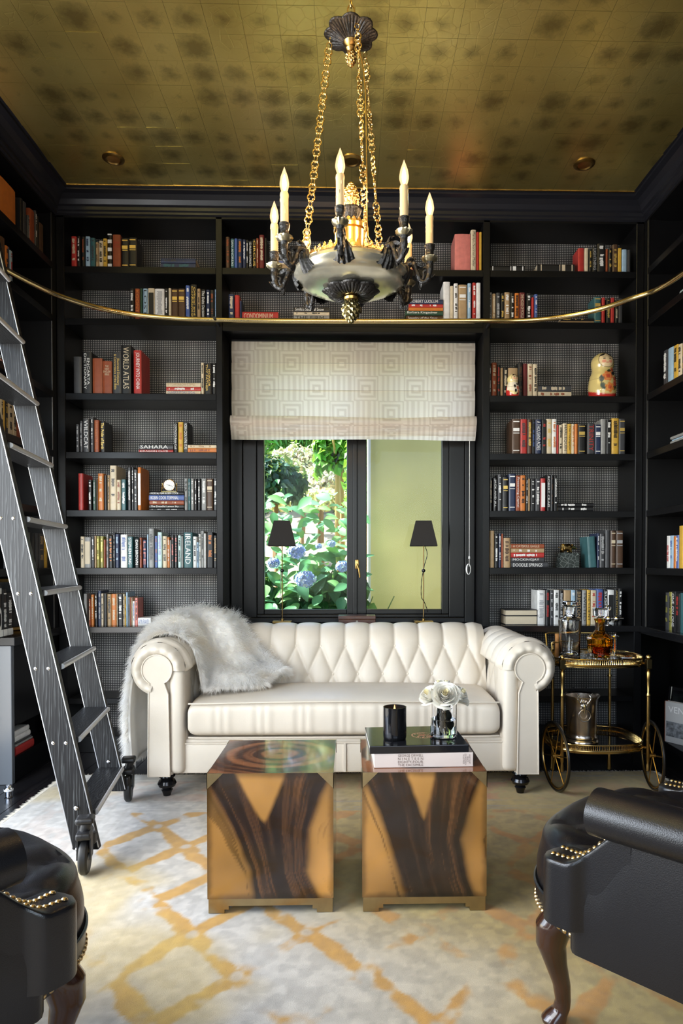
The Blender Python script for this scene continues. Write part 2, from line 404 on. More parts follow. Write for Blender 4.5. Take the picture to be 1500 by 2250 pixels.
# recessed ceiling downlights
for px, py, lb in ((249, 349, 'by the crown above the ladder'), (772, 353, 'behind the chandelier'), (1283, 361, 'by the crown above the bar cart')):
    p = atz(px, py, ZC-.004)
    t = thing('ceiling_downlight', 'small round brass-rimmed recessed downlight '+lb, 'light', (p.x, p.y, ZC-.002), 0, 'recessed ceiling lights')
    MB().lathe([(.036, 0), (.058, 0), (.058, -.004), (.050, -.009), (.040, -.011), (.034, -.006)], 28).build('trim_ring', BRASSD, t)
    MB().lathe([(.036, -.004), (.030, .020), (.020, .03)], 24, cap=False).build('baffle', BLACKG, t)
    MB().lathe([(.001, -.002), (.016, -.004), (.019, .012)], 20).build('lens', GLASS, t)
# ------------------------------------------------------------------ window
wn = struct('window_1')
PANE, nt, b = newmat('window_pane')
tb = nt.nodes.new('ShaderNodeBsdfTransparent'); gb = nt.nodes.new('ShaderNodeBsdfGlossy'); gb.inputs['Roughness'].default_value = .0; mx = nt.nodes.new('ShaderNodeMixShader'); mx.inputs[0].default_value = .004
tb.inputs[0].default_value = (.97, .99, .97, 1); link(nt, tb.outputs[0], mx.inputs[1]); link(nt, gb.outputs[0], mx.inputs[2]); link(nt, mx.outputs[0], nt.nodes['Material Output'].inputs[0])
YW = YB-.03
def bar(n, x0, x1, z0, z1, y0=YW, y1=YW+.07, b=.004): return MB().bbox(x0, x1, y0, y1, z0, z1, b, 2).build(n, BLACK, wn, False)
zb, zt = ZCT, 2.57
bar('casing', SD2+.003, -.70, zb, zt, YW-.005); bar('casing', .735, SD3-.003, zb, zt, YW-.005)
bar('casing', -.70, .735, zb, zb+.032, YW-.005); bar('casing', -.70, .735, zt-.05, zt)
gx0, gx1, gx2, gx3, gz0 = -.566, -.030, .098, .589, .858
bar('sash_frame', -.70, -.612, zb+.032, zt-.05, YW+.012, YW+.08); bar('sash_frame', .635, .735, zb+.032, zt-.05, YW+.012, YW+.08)
bar('sash_frame', -.612, .635, zb+.032, zb+.052, YW+.012, YW+.08)
for a0, a1, g0, g1 in ((-.612, .012, gx0, gx1), (.035, .635, gx2, gx3)):
    bar('sash', a0, g0, zb+.052, zt-.05, YW+.022, YW+.075); bar('sash', g1, a1, zb+.052, zt-.05, YW+.022, YW+.075)
    bar('sash', g0, g1, zb+.052, gz0, YW+.022, YW+.075); bar('sash', g0, g1, zt-.12, zt-.05, YW+.022, YW+.075)
    m = PANE
    MB().box(g0-.005, g1+.005, YW+.045, YW+.049, gz0-.005, zt-.11).build('pane', m, wn, False)
bar('mullion', .008, .038, zb+.052, zt-.05, YW+.005, YW+.08)
hp = at(784, 1240, YW)
q = MB(); q.bbox(hp.x-.012, hp.x+.012, YW-.004, YW+.006, hp.z-.03, hp.z+.03, .003); q.cyl((hp.x, YW-.022, hp.z), (hp.x, YW, hp.z), .007)
q.tube([(hp.x-.003, YW-.024, hp.z+.004), (hp.x+.012, YW-.026, hp.z-.03), (hp.x+.018, YW-.024, hp.z-.085)], [.006, .0065, .005], 8)
q.build('latch', BRASSD, wn)
# ------------------------------------------------------------------ books
BC = dict(K=((.012, .012, .013), 'black'), D=((.045, .046, .05), 'charcoal'), G=((.27, .27, .26), 'grey'), W=((.74, .73, .70), 'white'), C=((.62, .52, .36), 'cream'),
 T=((.40, .27, .14), 'tan'), B=((.07, .12, .33), 'blue'), N=((.018, .028, .07), 'navy'), L=((.32, .46, .58), 'pale blue'), E=((.04, .12, .13), 'teal'), V=((.02, .06, .035), 'dark green'),
 R=((.42, .035, .03), 'red'), M=((.13, .018, .02), 'maroon'), O=((.55, .17, .03), 'orange'), S=((.27, .065, .025), 'rust'), Y=((.60, .36, .05), 'yellow'), U=((.075, .04, .022), 'brown'),
 P=((.62, .20, .17), 'pink'), A=((.50, .66, .64), 'pale aqua'), F=((.36, .33, .58), 'lavender'), H=((.26, .24, .05), 'olive'))
def bmat(c):
    n = 'cover_'+BC[c][1].replace(' ', '_')
    return mat(n, BC[c][0], .38, noise=(30, .12))
def tmat(c):
    col = {'Y': (.75, .52, .14), 'W': (.82, .81, .78), 'G': (.4, .4, .4)}.get(c, BC[c][0])
    return mat('lettering_'+BC[c][1].replace(' ', '_'), col, .4, .6 if c == 'Y' else 0)
TEXTS = []
ORD = ['first', 'second', 'third', 'fourth', 'fifth', 'sixth', 'seventh', 'eighth', 'ninth', 'tenth', 'eleventh', 'twelfth', 'thirteenth', 'fourteenth', 'fifteenth', 'sixteenth', 'seventeenth', 'eighteenth', 'nineteenth', 'twentieth',
 'twenty-first', 'twenty-second', 'twenty-third', 'twenty-fourth', 'twenty-fifth', 'twenty-sixth', 'twenty-seventh', 'twenty-eighth', 'twenty-ninth', 'thirtieth', 'thirty-first', 'thirty-second', 'thirty-third', 'thirty-fourth', 'thirty-fifth', 'thirty-sixth', 'thirty-seventh', 'thirty-eighth', 'thirty-ninth', 'fortieth', 'forty-first', 'forty-second', 'forty-third']
def text_mesh(s):
    cu = bpy.data.curves.new('lettering', 'FONT'); cu.body = s; cu.align_x = 'CENTER'; cu.align_y = 'CENTER'; cu.resolution_u = 2; cu.space_line = .9
    o = bpy.data.objects.new('lettering', cu); COL.objects.link(o); return o
def add_text(s, parent, M, wmax, hmax, m, fill=False, name='title'):
    """flat lettering: local x along the text, y up the letters, fitted into wmax x hmax"""
    TEXTS.append((text_mesh(s), parent, M, wmax, hmax, m, fill, name))
def flush_texts():
    bpy.context.view_layer.update(); dg = bpy.context.evaluated_depsgraph_get()
    for o, par, M, wm, hm, m, fill, nm in TEXTS:
        me = bpy.data.meshes.new_from_object(o.evaluated_get(dg)); me.name = nm
        n = len(me.vertices)
        if n == 0: bpy.data.objects.remove(o); continue
        v = np.zeros(n*3, dtype=np.float32); me.vertices.foreach_get('co', v); v = v.reshape(-1, 3)
        lo, hi = v.min(0), v.max(0); d = np.maximum(hi-lo, 1e-6); sx, sy = wm/d[0], hm/d[1]
        if not fill: k = min(sx, sy*1.0); sx = min(sx, k*1.35); sy = min(sy, k*1.6)
        v = (v-(lo+hi)/2)*np.array([sx, sy, 0]); v[:, 2] = 0
        Mn = np.array(M); v = v @ Mn[:3, :3].T + Mn[:3, 3]
        me.vertices.foreach_set('co', v.astype(np.float32).ravel()); me.materials.clear(); me.materials.append(m); me.update()
        q = bpy.data.objects.new(nm, me); COL.objects.link(q); q.parent = par
        c = o.data; bpy.data.objects.remove(o); bpy.data.curves.remove(c)
    TEXTS.clear()
SPV = Matrix(((0, 1, 0, 0), (0, 0, -1, 0), (-1, 0, 0, 0), (0, 0, 0, 1)))   # lettering down an upright spine
SPH = Matrix(((1, 0, 0, 0), (0, 0, -1, 0), (0, 1, 0, 0), (0, 0, 0, 1)))    # level lettering
def book(label, wd, ht, dp, c, tc='W', title='', group=None, flat=False, hard=None, pages_front=False):
    """upright: spine at y=0 facing -y, width along x (centred), stands on z=0.  flat: lies, spine length along x."""
    t = thing('book', label, 'book', group=group)
    q = MB(); g = MB(); hard = hard if hard is not None else random.random() < .6
    W_, H_ = (wd, ht)
    if flat: W_, H_ = ht, wd        # treat as upright book rotated about y
    th = min(.0028, W_*.18); rs = min(.004, W_*.2) if hard else .0008
    sp = [(-W_/2, .004), (-W_/2+W_*.12, .001), (-W_/4, -rs*.2+.0), (0, -rs*.35), (W_/4, -rs*.2), (W_/2-W_*.12, .001), (W_/2, .004)]
    out = [(x, y) for x, y in sp]+[(W_/2, dp), (W_/2-th, dp), (W_/2-th, .007), (-W_/2+th, .007), (-W_/2+th, dp), (-W_/2, dp)]
    q.prism(out, 0, H_, 'z'); e = .0035 if hard else .0006
    g.box(-W_/2+th, W_/2-th, .007, dp-e, e, H_-e)
    if flat:
        Mr = Matrix.Rotation(PI/2, 4, 'Y') @ Matrix.Translation((-W_/2, 0, -H_/2)); Mr = Matrix(((0, 0, 1, 0), (0, 1, 0, 0), (-1, 0, 0, 0), (0, 0, 0, 1))) @ Matrix.Translation((-W_/2, 0, -H_/2))
        if pages_front: Mr = Matrix.Rotation(PI, 4, 'Z') @ Matrix.Translation((0, -dp, 0)) @ Mr
        q.v = [tuple(Mr @ Vector(p)) for p in q.v]; g.v = [tuple(Mr @ Vector(p)) for p in g.v]
    q.build('cover', bmat(c), t, False); g.build('pages', PAGES, t, False)
    yf = -rs*.35-.0012
    if title and not pages_front:
        if title == '=':      # gilt bands
            for fz, hh in ((.93, .006), (.70, .02), (.60, .004), (.10, .005)):
                k = MB()
                if flat: k.box(H_*(fz-.5)-hh/2, H_*(fz-.5)+hh/2, yf, yf+.0015, W_*.12, W_*.88)
                else: k.box(-W_*.38, W_*.38, yf, yf+.0015, H_*fz-hh/2, H_*fz+hh/2)
                k.build('spine_band', tmat(tc), t, False)
        elif title.startswith('~'):    # print too small to read
            k = MB(); z = H_*.92; a = .30 if W_ > .02 else .24; ln = 0
            while z > H_*.22:
                s_ = random.uniform(.003, .0075)
                if random.random() < .84:
                    if flat: k.box(H_/2-z, H_/2-z+s_, yf, yf+.001, W_*(.5-a*random.uniform(.5, 1)), W_*(.5+a*random.uniform(.5, 1)))
                    else: k.box(-W_*a*random.uniform(.5, 1), W_*a*random.uniform(.5, 1), yf, yf+.001, z-s_, z)
                z -= s_+.0014
                if random.random() < .09: z -= H_*.14
            k.build('spine_print', tmat(tc), t, False)['kind'] = 'stuff'
        elif title == '[]':            # paper panel
            MB().box(-W_*.38, W_*.38, yf, yf+.0015, H_*.12, H_*.86).build('spine_panel', tmat(tc), t, False)
        elif title == '#':             # cross bands of paper
            for i in range(5): MB().box(-W_*.5, W_*.5, yf, yf+.004, H_*(.02+i*.235), H_*(.12+i*.235) if i < 4 else H_*.995).build('spine_band', tmat(tc), t, False)
        else:
            if title.startswith('-'): add_text(title[1:].replace('|', '\n'), t, Matrix.Translation((0, yf, H_*.72)) @ SPH, W_*.78, H_*.30, tmat(tc))
            elif flat: add_text(title.replace('|', '\n'), t, Matrix.Translation((-H_*.05, yf, W_*.5)) @ SPH, H_*.80, W_*.62, tmat(tc), True)
            else: add_text(title.replace('|', '\n'), t, Matrix.Translation((0, yf, H_*.53)) @ SPV, H_*.84, W_*.62, tmat(tc), True)
    return t
def crop(ox, oy, k): return lambda x, y: (ox+x/k, oy+y/k)
def shelf_row(where, frm, cr, z, rows, Y0=YF+.022, group='books on the back wall shelves'):
    n = 0; pile = 0; occ = {}
    lines = [l for l in rows.strip().split('\n') if l.strip()]
    # ordinals counted across upright books from the named post; piles counted from their top
    for l in lines:
        a = l.split(); flat = a[0] in ('f', 'F', 'p', 'P')
        if flat:
            newp = a[0] in ('F', 'P'); pf = a[0] in ('p', 'P')
            x0, x1, y0, y1 = map(float, a[1:5]); c = a[5]; tc = a[6] if len(a) > 6 else 'W'; title = ' '.join(a[7:])
            if newp: pile += 1; lv = 0
            p = at(*cr(x0, y0), Y0); p1 = at(*cr(x1, y0), Y0); h = at(*cr(x0, y0), Y0).z-at(*cr(x0, y1), Y0).z
            lab = '%s book, %s from top of %s flat pile, %s' % (BC[c][1], ORD[lv], ['', 'first', 'second', 'third'][pile], where)
            lv += 1
            t = book(lab, p1.x-p.x, h, .145, c, tc, title, group, True, pages_front=pf)
            stackb.append((t, h, newp, z)); t.location = ((p.x+p1.x)/2, Y0+random.uniform(-.004, .004), p.z-h)
        else:
            x0, x1, y0 = map(float, a[0:3]); c = a[3]; tc = a[4] if len(a) > 4 else 'W'; title = ' '.join(a[5:]); tilt = 0
            if title.startswith('@'): s_ = title.split(' ', 1); tilt = float(s_[0][1:]); title = s_[1] if len(s_) > 1 else ''
            p = at(*cr(x0, y0), Y0); p1 = at(*cr(x1, y0), Y0); h = max(.08, p.z-z); wd = p1.x-p.x
            look = 'thick ' if wd > .048 else ('slim ' if wd < .018 else '')
            lab = '%s%s upright book, %s from %s, %s' % (look, BC[c][1], ORD[n], frm, where); n += 1
            t = book(lab, wd-.0012, h-.001, min(.21, h*random.uniform(.62, .72)), c, tc, title, group)
            t.location = ((p.x+p1.x)/2, Y0+random.uniform(0, .008), z+.0006)
            if tilt: t.rotation_euler = (0, R(tilt), 0); t.location.z += abs(math.sin(R(tilt)))*wd/2
stackb = []
T1 = crop(140, 500, 4.2857); CA = crop(0, 420, 3); CD = crop(140, 880, 4.1667); T5 = crop(150, 1010, 4.4118); T7 = crop(170, 1280, 8.3333)
CB = crop(480, 480, 2.5); T4 = crop(1060, 500, 4.4118); CC = crop(1050, 480, 3.3333); T5R = crop(1060, 900, 4.4118); T6R = crop(1060, 1150, 4.4118)
LB, MBK, RBK = 'of ladder-side bookcase', 'above the window', 'of cart-side bookcase'
shelf_row('top shelf '+LB, 'the corner', T1, SH[0], '''
65 115 78 R C ~
122 153 78 K W ~
160 193 80 K S ~
200 243 80 L N ~
246 290 92 E D ~
294 322 133 T K ~
325 365 120 C K ~
367 405 102 Y K ~
410 449 53 K W #
455 529 60 S R -Sylvia|Cross
537 606 95 K Y =
608 684 92 K Y =
F 912 1240 283 331 N D ~
f 912 1240 331 388 N E ~
''')
shelf_row('second shelf '+LB, 'the corner', T1, SH[1], '''
620 660 572 K W ~
665 712 570 S O KOONTZ
715 738 570 V
742 786 570 L K LOST
790 852 568 C K []
856 945 575 W G -~~~|~~|~~~
948 980 572 K W ~
982 1008 566 C
1012 1072 575 U Y =
1075 1140 575 U Y =
1143 1183 540 B W ~
1187 1250 533 K Y Official and|Confidential
1252 1285 573 T K ~
1292 1333 582 K W The Delta Decision
1337 1372 582 N W ~
1375 1412 585 K S ~
1418 1440 578 L B ~
'''.replace('-~~~|~~|~~~', '~'))
shelf_row('third shelf '+LB, 'the corner', CA, SH[2], '''
480 533 1088 D
540 600 1055 K W ENCARTA|DICTIONARY
605 670 1098 S
672 733 1118 S C -THE|NEW|ENGLISH|BIBLE
738 795 1058 D Y Illustrated Dictionary|& Concordance of the Bible
797 860 1012 K C WORLD ATLAS
878 930 1048 R W JOURNEY INTO CHINA
F 1095 1322 1262 1289 C T IF TOMORROW COMES
f 1095 1322 1290 1317 R W ~
f 1095 1322 1318 1341 C B OLIVER'S STORY  SEGAL
1323 1343 1130 C K ~
1345 1393 1130 K Y HONOR|THY FATHER
1396 1422 1130 K W ~
1424 1434 1133 C
''')
shelf_row('fourth shelf '+LB, 'the corner', CD, SH[3], '''
107 137 215 D G ~
140 168 185 D G ~
172 230 165 D W WILDCAT
240 270 147 D W ~
276 320 178 S O A DOG AGAINST THE GODS
328 372 188 K Y The Pride of Earth
F 685 1000 398 452 D W SAHARA
f 685 1000 453 481 R W DRAGON    CLIVE
1002 1040 197 K W CONTAGION Robin Cook
1043 1090 195 Y O ~
1093 1135 197 K W ROBIN COOK  FATAL CURE
F 1137 1402 405 436 C T ~
f 1137 1402 437 479 O S ~
''')
shelf_row('fifth shelf '+LB, 'the corner', T5, SH[4], '''
92 140 132 R
190 225 195 K W ~
230 262 195 V G ~
263 283 182 U
284 338 133 O C ~
342 370 150 K
372 398 148 T K ~
399 462 55 C K ~
462 502 195 C S ~
510 553 190 E W ~
570 604 72 K W ~
606 630 70 K W ~
632 666 95 D W ~
668 702 72 O W []
F 785 1120 312 342 K W MORTAL FEAR   ROBIN COOK
f 780 1120 343 397 B W ROBIN COOK  TERMINAL
f 787 1120 398 440 S C ~
f 785 1120 441 478 K W The Dreadful Lemon Sky
f 785 1120 478 496 K W ~
1123 1155 182 G K ~
1157 1182 182 E G ~
1184 1214 182 G W ~
1217 1243 182 K W ~
1250 1280 182 K W ~
1286 1333 182 G W ~
1338 1400 182 U C =
1405 1440 182 D W ~
''')
shelf_row('sixth shelf '+LB, 'the corner', T5, SH[5], '''
112 150 745 C K ~
152 215 750 G C []
218 245 745 D W ~
247 268 738 T
270 300 742 H Y ~
302 336 742 H Y ~
340 360 775 S
362 383 720 G K ~
385 425 740 K O ~
427 450 705 K G ~
452 490 722 N L ~
502 566 725 W B ~
570 618 745 E W STEPHEN KING
640 685 765 K W DAN BROWN
687 712 755 S K ~
720 755 778 N P LIFE
757 773 725 L
774 826 667 G D ~
836 862 740 B O ~
863 905 703 A F ~
912 955 742 C K ~
957 980 752 O W ~
981 990 780 W
992 1024 733 K P ~
1026 1056 733 K P ~
1058 1090 733 A K ~
1092 1112 742 G
1116 1200 705 E W IRELAND
1205 1240 745 W K ~
1241 1262 800 L N ~
1264 1282 720 W V ~
1283 1313 690 G K ~
1314 1334 715 W
1340 1400 703 K O ~
1405 1440 735 K T ~
''')
shelf_row('counter '+LB, 'the corner', T7, ZCT, '''
105 165 205 G
198 240 298 S C ~
243 297 222 O C ~
305 360 195 K W ~
362 425 150 N G ~
428 470 200 C K ~
472 530 200 K
535 610 215 T K ~
612 702 210 O C ~
705 725 205 C
727 822 215 K W ~
827 858 210 C K ~
860 885 255 Y K ~
887 920 180 L
925 955 265 G K ~
957 980 265 S
982 1000 270 C
1002 1045 340 W B ~
1047 1100 282 P K ~
F 1108 1345 645 766 W B AYN RAND
''', Y0=YF+.055)
shelf_row('top shelf '+MBK, 'the ladder-side post', CB, SH[0], '''
38 60 100 U S ~
65 85 108 E W SAN ANDREAS
86 103 108 B
104 128 110 N O ~
130 149 112 N W ~
150 162 115 K W ~
163 183 122 K W ED McBAIN  ROMANCE
185 205 110 K Y CIRCUS
206 220 108 S C ~
222 250 90 M C ~
252 264 105 K
F 300 400 228 255 C B ~
f 300 400 255 285 T
F 1000 1080 255 286 R
1297 1384 84 P
1386 1415 60 C K Marilyn  Norman Mailer
1417 1432 70 R
1433 1447 72 Y
''')
shelf_row('lower shelf '+MBK, 'the ladder-side post', CB, SH[1], '''
55 85 415 N C ~
88 114 420 R
115 127 450 N
F 130 328 512 566 R C CONDOMINIUM
F 412 608 485 513 K W Smilla's Sense of Snow
f 412 608 513 531 C K ~
f 412 608 531 566 G K THE FIRM
F 1045 1232 443 468 N W ROBERT LUDLUM
f 1045 1232 468 487 R W ~
f 1045 1232 487 505 O
f 1025 1232 505 530 V W Barbara Kingsolver
f 1030 1232 530 566 U W Jewelry of the Stars
1235 1272 345 W
1273 1292 368 C
1293 1316 355 W K ~
1318 1364 362 T W =
1368 1388 355 L W ~
1395 1415 350 R W ~
1416 1440 352 W
''')
shelf_row('top shelf '+RBK, 'the window post', T4, SH[0], '''
F 62 412 368 441 K W =
F 530 890 352 442 K C =
930 988 195 R
990 1028 198 C
1031 1062 208 K Y ~
1066 1112 190 K G LIGHTNING
1114 1195 152 K W ~
1197 1220 202 S
1222 1257 203 K Y ~
1262 1313 162 U Y ~
1315 1350 197 Y
1352 1402 210 L
1405 1435 215 D
''')
shelf_row('second shelf '+RBK, 'the window post', T4, SH[1], '''
62 93 625 G D ~
95 130 637 T C ~
133 173 628 D G ~
178 212 635 K Y ~
215 268 622 T W ~
270 309 632 K W ~
313 358 630 O K ~
361 414 625 M C THE HOUSE OF MORGAN
430 475 632 K W ~
476 500 675 R
503 536 643 B W ~
F 755 1078 880 908 K Y ~
f 755 1078 908 932 T
1082 1150 672 E Y =
1157 1193 675 R
1203 1243 680 K Y ~
1245 1280 678 R
1285 1315 695 K C ~
1320 1360 685 D
''')
shelf_row('third shelf '+RBK, 'the window post', CC, SH[2], '''
82 99 1075 K G ~
100 138 1055 S C ~
140 165 1068 K R ~
166 184 1093 T
186 220 1090 K C ~
222 292 1092 T
295 331 1055 K U ~
333 363 1060 M
365 402 1062 C S ~
404 436 1065 C K ~
F 439 682 1222 1258 D C ~
f 439 682 1260 1290 C S ~
f 439 682 1290 1303 C K ~
''', Y0=YF+.085)
shelf_row('fourth shelf '+RBK, 'the window post', T5R, SH[3], '''
288 368 90 U W =
370 432 92 R D ~
436 480 95 U Y ~
482 512 98 K B ~
514 572 95 N W A THOUSAND ACRES
575 621 98 K R ~
622 677 88 C Y ~
678 721 90 W O ~
722 740 148 R
742 778 148 C K ~
780 825 132 C K HARLEQUIN
826 863 135 Y K The Navigator
864 892 137 C O ~
893 925 137 O
928 1003 140 K Y =
1018 1090 132 D R TRINITY
1092 1149 145 N W =
1150 1200 90 G
1203 1250 95 K W ~
1253 1324 82 Y K ~
1325 1385 88 D Y =
''')
shelf_row('fifth shelf '+RBK, 'the window post', T5R, SH[4], '''
68 98 660 K C ~
105 140 660 K W JACK AND JILL
148 190 628 D W ~
195 250 655 K Y =
256 322 622 N W =
325 367 638 S W Preserving Capital
368 417 636 O K ~
420 440 660 K W ~
441 465 668 T
470 515 668 K W ~
517 562 668 D W ~
565 613 665 R W []
628 660 628 K W ROBERT CRAIS
662 692 632 K U ~
695 728 640 K W ~
F 732 1075 905 942 K W ~
f 732 1075 942 981 K W ~
''')
shelf_row('sixth shelf '+RBK, 'the window post', T6R, SH[5], '''
70 115 70 T
118 152 100 K W ~
158 183 98 N W ~
184 202 100 S
203 273 140 T U ~
F 276 595 200 240 S C A CATSKILL EAGLE
f 276 595 242 282 T W ~
f 276 595 283 328 R W ~
f 276 595 330 373 D W MOCKINGJAY
f 276 632 375 426 D W DOODLE SPRINGS
1034 1110 128 E G @-4
1116 1138 95 N W ~
1140 1190 100 D G ~
1195 1240 65 D
1243 1292 70 U C =
1297 1368 70 U G =
''')
shelf_row('counter '+RBK, 'the window post', T6R, ZCT, '''
P 220 530 838 890 K
p 220 530 892 972 K
535 610 648 W G ~
612 650 645 K R ~
655 692 648 D G ~
694 745 645 W K ~
748 788 650 K G ~
790 860 648 T
862 905 645 L W ~
908 965 645 K T BRIMSTONE
968 1011 648 G K TWISTED
1013 1049 645 Y K THE CLIENT
1050 1105 648 C R ~
1107 1175 640 B R ~
1178 1212 640 K W SUSPECT
1215 1280 645 W K []
1285 1320 632 K Y JAMES PATTERSON
1322 1358 632 K W ~
''', Y0=YF+.055)
# piles: let every pile rest on its shelf and on the book below
piles = []
for t, h, newp, z in stackb:
    if newp: piles.append([])
    piles[-1].append((t, h, z))
CLOCK_PILE = []
for pl in piles:
    z = pl[0][2]+.0006
    tot = sum(h for _, h, _ in pl); top = pl[0][0].location.z+pl[0][1]; k = max(.5, min(1.6, (top-z)/tot))
    for t, h, _ in reversed(pl):
        t.location.z = z; t.scale = (1, 1, k*.995); z += h*k
    if abs(pl[0][2]-SH[4]) < .001 and pl[0][0].location.x < 0: CLOCK_PILE.append((pl[0][0], pl[0][1]*k))
# books in the side-wall bookcases (spines face the room)
def side_row(where, X, sgn, z, items, group='books on the side wall shelves'):
    for i, it in enumerate(items):
        p0, p1, h, c, tc, title = it
        a, b_ = atx(p0, 1000, X).y, atx(p1, 1000, X).y
        lab = '%s upright book, %s from the open end, %s' % (BC[c][1], ORD[i], where)
        y0, y1 = min(a, b_), max(a, b_)
        t = book(lab, (y1-y0)-.001, h, h*.68, c, tc, title, group)
        t.location = (X, (y0+y1)/2, z+.0006); t.rotation_euler = (0, 0, PI/2 if sgn < 0 else -PI/2)
xs = XL-.025; LW = 'side-wall shelf behind ladder'
side_row('top '+LW, xs, -1, SH[0], [(2, 40, .20, 'O', 'K', ''), (50, 56, .20, 'K', 'W', ''), (56.5, 63, .2, 'D', 'W', ''), (66, 69, .15, 'D', 'G', '~'), (70, 81, .20, 'S', 'R', ''), (82, 85, .22, 'D', 'W', '~'), (86, 90, .2, 'K', 'W', ''), (91, 100, .18, 'U', 'T', '')])
side_row('second '+LW, xs, -1, SH[1], [(-6, 5, .21, 'N', 'W', ''), (6, 16, .205, 'U', 'W', ''), (17, 22.5, .18, 'O', 'K', '~'), (23, 25, .185, 'N', 'W', ''), (26, 32, .175, 'L', 'R', '~')])
side_row('fourth '+LW, xs, -1, SH[3], [(-6, 2, .17, 'D', 'W', '~'), (2.5, 8, .17, 'C', 'K', '~'), (8.5, 12, .17, 'Y', 'K', ''), (12.3, 19, .17, 'K', 'Y', '~'), (20, 29, .17, 'C', 'K', '~'), (29.5, 38, .17, 'C', 'K', '~'), (38.5, 54, .165, 'S', 'K', '')])
side_row('sixth '+LW, xs, -1, SH[5], [(60, 66, .2, 'D', 'G', ''), (68, 75, .2, 'K', 'W', ''), (77, 83, .2, 'D', 'W', ''), (84, 96, .2, 'D', 'T', '~'), (97, 103, .2, 'Y', 'K', ''), (104, 112, .19, 'K', 'W', '~')])
for k, (p0, p1, c) in enumerate(((-8, 5, 'K'), (5.5, 15, 'K'), (15.5, 27, 'K'))):
    a, b_ = atx(p0, 1300, XL-.03).y, atx(p1, 1300, XL-.03).y
    t = book('black tagged book, %s from the open end, side-wall counter' % ORD[k], abs(b_-a)-.001, .27-.02*k, .19, c, 'W', '10' if k == 0 else '~', 'books on the side wall shelves')
    t.location = (XL-.03, (a+b_)/2, ZCT+.0006); t.rotation_euler = (0, 0, PI/2)
    MB().box(-abs(b_-a)*.46, abs(b_-a)*.46, -.0035, -.002, .008, .042).build('spine_tag', tmat('W'), t, False)
for k, (c, h, y0, y1) in enumerate((('S', .028, 3.46, 3.70), ('G', .012, 3.45, 3.66), ('K', .010, 3.46, 3.68))):
    t = book('%s book lying flat, %s from the bottom, third shelf behind ladder' % (BC[c][1], ORD[k]), y1-y0, h, .17, c, 'W', '', 'books on the side wall shelves', True)
    t.location = (XL-.03, (y0+y1)/2, SH[2]+.0006+sum([.028, .012, .010][:k])); t.rotation_euler = (0, 0, PI/2)
for k, (c, h) in enumerate((('R', .045), ('G', .012), ('D', .010), ('W', .030), ('W', .028))):
    t = book('%s book in the low cabinet pile behind ladder, %s from the bottom' % (BC[c][1], ORD[k]), .20-.01*k, h, .2, c, 'W', '', 'books on the side wall shelves', True)
    t.location = (XL-.012-.004*k, YE+.155, .1355+sum([.045, .012, .010, .030, .028][:k])); t.rotation_euler = (0, 0, PI/2)
xs = XR+.025; RW = 'side-wall shelf behind cart'
def rside(where, z, items): side_row(where+RW, xs, 1, z, items)
rside('third ', SH[2], [(1505, 1515, .2, 'S', 'W', ''), (1496, 1504, .19, 'K', 'Y', '~'), (1487, 1495, .185, 'C', 'K', '~'), (1477, 1486, .195, 'Y', 'K', '~'), (1464.5, 1476, .20, 'L', 'B', ''), (1455, 1464, .205, 'D', 'W', '~')])
rside('sixth ', SH[5], [(1502, 1512, .22, 'O', 'K', ''), (1492, 1501, .235, 'Y', 'K', ''), (1486, 1491.5, .185, 'B', 'W', '~'), (1480, 1485.5, .18, 'O', 'K', ''), (1472.5, 1479.5, .185, 'L', 'B', '~'), (1465, 1472, .185, 'W', 'R', '~')])
for k, (a, b_, c, tc, ti) in enumerate(((1501, 1512, 'D', 'W', ''), (1491, 1500, 'E', 'G', ''), (1482, 1490, 'K', 'R', '~'), (1473, 1481, 'K', 'W', 'ONE ON ONE'), (1467, 1472.5, 'H', 'K', '~'), (1459, 1466.5, 'D', 'H', '~'))):
    y0, y1 = sorted((atx(a, 1300, xs).y, atx(b_, 1300, xs).y))
    t = book('%s upright book, %s from the open end, counter behind bar cart' % (BC[c][1], ORD[k]), y1-y0-.001, .225-.005*(k % 3), .16, c, tc, ti, 'books on the side wall shelves')
    t.location = (XR+.03, (y0+y1)/2, ZCT+.0006); t.rotation_euler = (0, 0, -PI/2)
for k, (c, h, dx) in enumerate((('G', .018, 0), ('L', .010, .01), ('G', .016, .0))):
    t = book('%s magazine lying flat, %s from the bottom, fourth shelf behind bar cart' % (BC[c][1], ORD[k]), .28, h, .2, c, 'W', '', 'books on the side wall shelves', True)
    t.location = (XR+.02+dx, 3.58, SH[3]+.0006+[0, .018, .028][k]); t.rotation_euler = (0, 0, -PI/2)
t = book('pale aqua book lying flat on the second shelf behind bar cart', .25, .035, .18, 'A', 'W', '', 'books on the side wall shelves', True)
t.location = (XR+.03, 3.52, SH[1]+.0006); t.rotation_euler = (0, 0, -PI/2)

